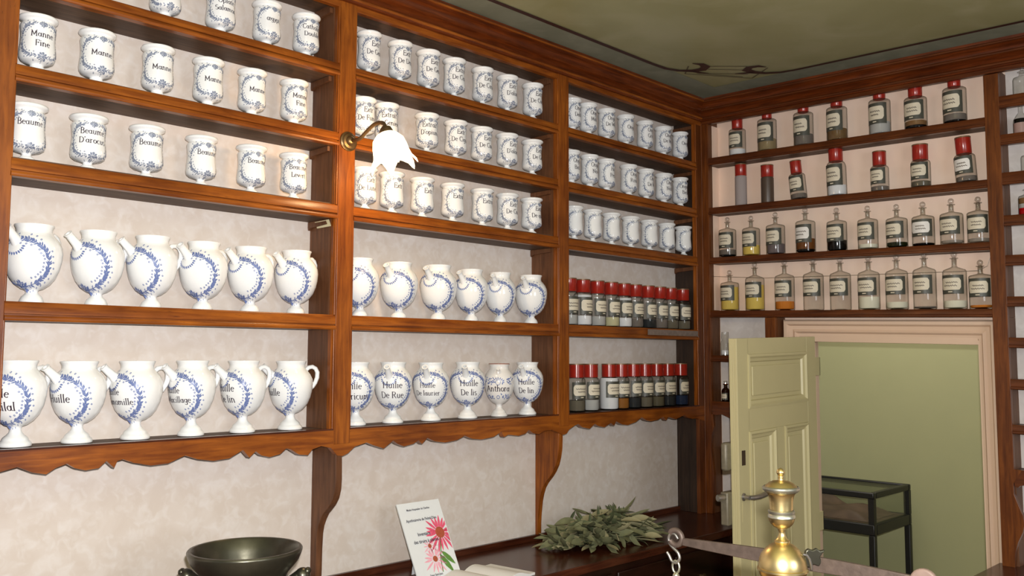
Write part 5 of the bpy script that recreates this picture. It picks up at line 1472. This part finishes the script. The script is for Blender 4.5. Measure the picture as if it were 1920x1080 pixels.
# S-shaped hook and brass suspension link under the near eye
hp = [A + Vector((0, 0, 1)) * z + (-d) * u for u, z in ((-.006, .004), (.002, .013), (.012, .012), (.017, .002), (.014, -.010), (.004, -.018), (-.006, -.026), (-.009, -.038), (-.001, -.047), (.010, -.045), (.017, -.034), (.022, -.028))]
obj('hook', MB().tube(catmull(hp, 5), .0032, 10), M['steel'], bal, 60)
lk = A + Vector((0, 0, -.056)) + d * (-.000)
mb = MB().tube([tuple(lk + d * .0085 * math.cos(t) + Vector((0, 0, 1)) * .013 * math.sin(t)) for t in [2 * PI * i / 24 for i in range(25)]], .0026, 8, False)
mb.sphere(tuple(lk + Vector((0, 0, -.019))), .0075, 12, 8)
mb.tube([tuple(lk + Vector((0, 0, -.022))), tuple(lk + Vector((0, 0, -.16)))], .0022, 8)
obj('suspension_link', mb, M['brass_pale'], bal, 60)
pc = lk + Vector((0, 0, -.165))
mb = MB().lathe([(0, 0), (.05, .004), (.085, .016), (.088, .018), (.085, .019), (.05, .008), (0, .004)], 32, tuple(pc))
obj('pan', mb, M['brass'], bal, 40)
# leaf-shaped pointer bracket at the far side of the ball
mb = MB()
o_ = Vector((BX, BY, BZ + .012)) + (-UP * 0) 
q0 = Vector((BX, BY, 1.325)) + RT * .040
def lp_(u, v, t): return tuple(q0 + RT * u + UP * v - F * t)
crest = [(0, -.022), (.010, -.024), (.018, -.018), (.028, -.022), (.034, -.012), (.030, -.004), (.034, .002), (.040, .010), (.030, .008), (.024, .013), (.016, .009), (.008, .012), (.002, .008)]
mb.prism(crest, lambda p: lp_(p[0], p[1], .0), lambda p: lp_(p[0], p[1], .008))
obj('pointer_bracket', mb, M['bronze'], bal, 30, bevel=.002)
mb = MB().tube([lp_(-.008, .006, .022), lp_(.000, .004, .020), (lp_(.006, -.004, .018)), lp_(.010, -.016, .016), lp_(.012, -.026, .012)], .0025, 8)
obj('pointer_arm', mb, M['steel'], bal, 60)

# ---------------------------------------------------------------- glass display table in the next room
vc = thing('display_case', 'black framed glass display table in the next room seen through the doorway', 'display case', (1.25, 0.1, 0))
VX0, VX1, VY0, VY1, VT, VB = 0.99, 1.52, -0.445, 0.75, 0.95, 0.775
t = .034
mb = MB()
for x in (VX0, VX1 - t):
    mb.box(x, x + t, VY0, VY1, VT - t, VT); mb.box(x, x + t, VY0, VY1, VB - .06, VB)
for y in (VY0, VY1 - t):
    mb.box(VX0 + t, VX1 - t, y, y + t, VT - t, VT); mb.box(VX0 + t, VX1 - t, y, y + t, VB - .06, VB)
obj('frame', mb, M['black'], vc, bevel=.006)
for x in (VX0, VX1 - t):
    for y in (VY0, VY1 - t):
        mb = MB().box(x, x + t, y, y + t, 0, VB - .0605); obj('leg', mb, M['black'], vc, bevel=.004)
        mb = MB().box(x + .001, x + t - .001, y + .001, y + t - .001, VB + .0005, VT - t - .0005); obj('corner_post', mb, M['black'], vc)
mb = MB().box(VX0 + t, VX1 - t, VY0 + t, VY1 - t, VB - .012, VB - .002); obj('base_panel', mb, M['relic'], vc)
mb = MB().box(VX0 + t - .006, VX1 - t + .006, VY0 + t - .006, VY1 - t + .006, VT - .012, VT - .006); obj('top_pane', mb, M['pane'], vc)
for (x0, x1, y0, y1) in ((VX0 + .012, VX0 + .016, VY0 + t, VY1 - t), (VX1 - .016, VX1 - .012, VY0 + t, VY1 - t), (VX0 + t, VX1 - t, VY0 + .012, VY0 + .016)):
    mb = MB().box(x0, x1, y0, y1, VB, VT - t); obj('side_pane', mb, M['pane'], vc)
rel = thing('leather_relic', 'crumpled brown leather relic lying inside the glass display table', 'relic', (1.25, 0.0, VB - .002))
mb = MB(); nx, ny = 30, 44; rn = random.Random(31)
ph = [(rn.uniform(4, 16), rn.uniform(4, 14), rn.uniform(0, 6.28), rn.uniform(.006, .02)) for _ in range(7)]
for j in range(ny + 1):
    for i in range(nx + 1):
        u, v = i / nx, j / ny
        x, y = VX0 + .07 + u * (VX1 - VX0 - .14), VY0 + .07 + v * .95
        h = .055 + sum(a * math.sin(f * x * 2 + g * y * 2 + p) for f, g, p, a in ph)
        eg = min(1, 6 * min(u, 1 - u, v, 1 - v))
        mb.v.append((x, y, VB + .0 + max(.002, h) * eg))
for j in range(ny):
    for i in range(nx):
        a = j * (nx + 1) + i; mb.f.append((a, a + 1, a + nx + 2, a + nx + 1))
obj('hide', mb, M['relic'], rel, 60)
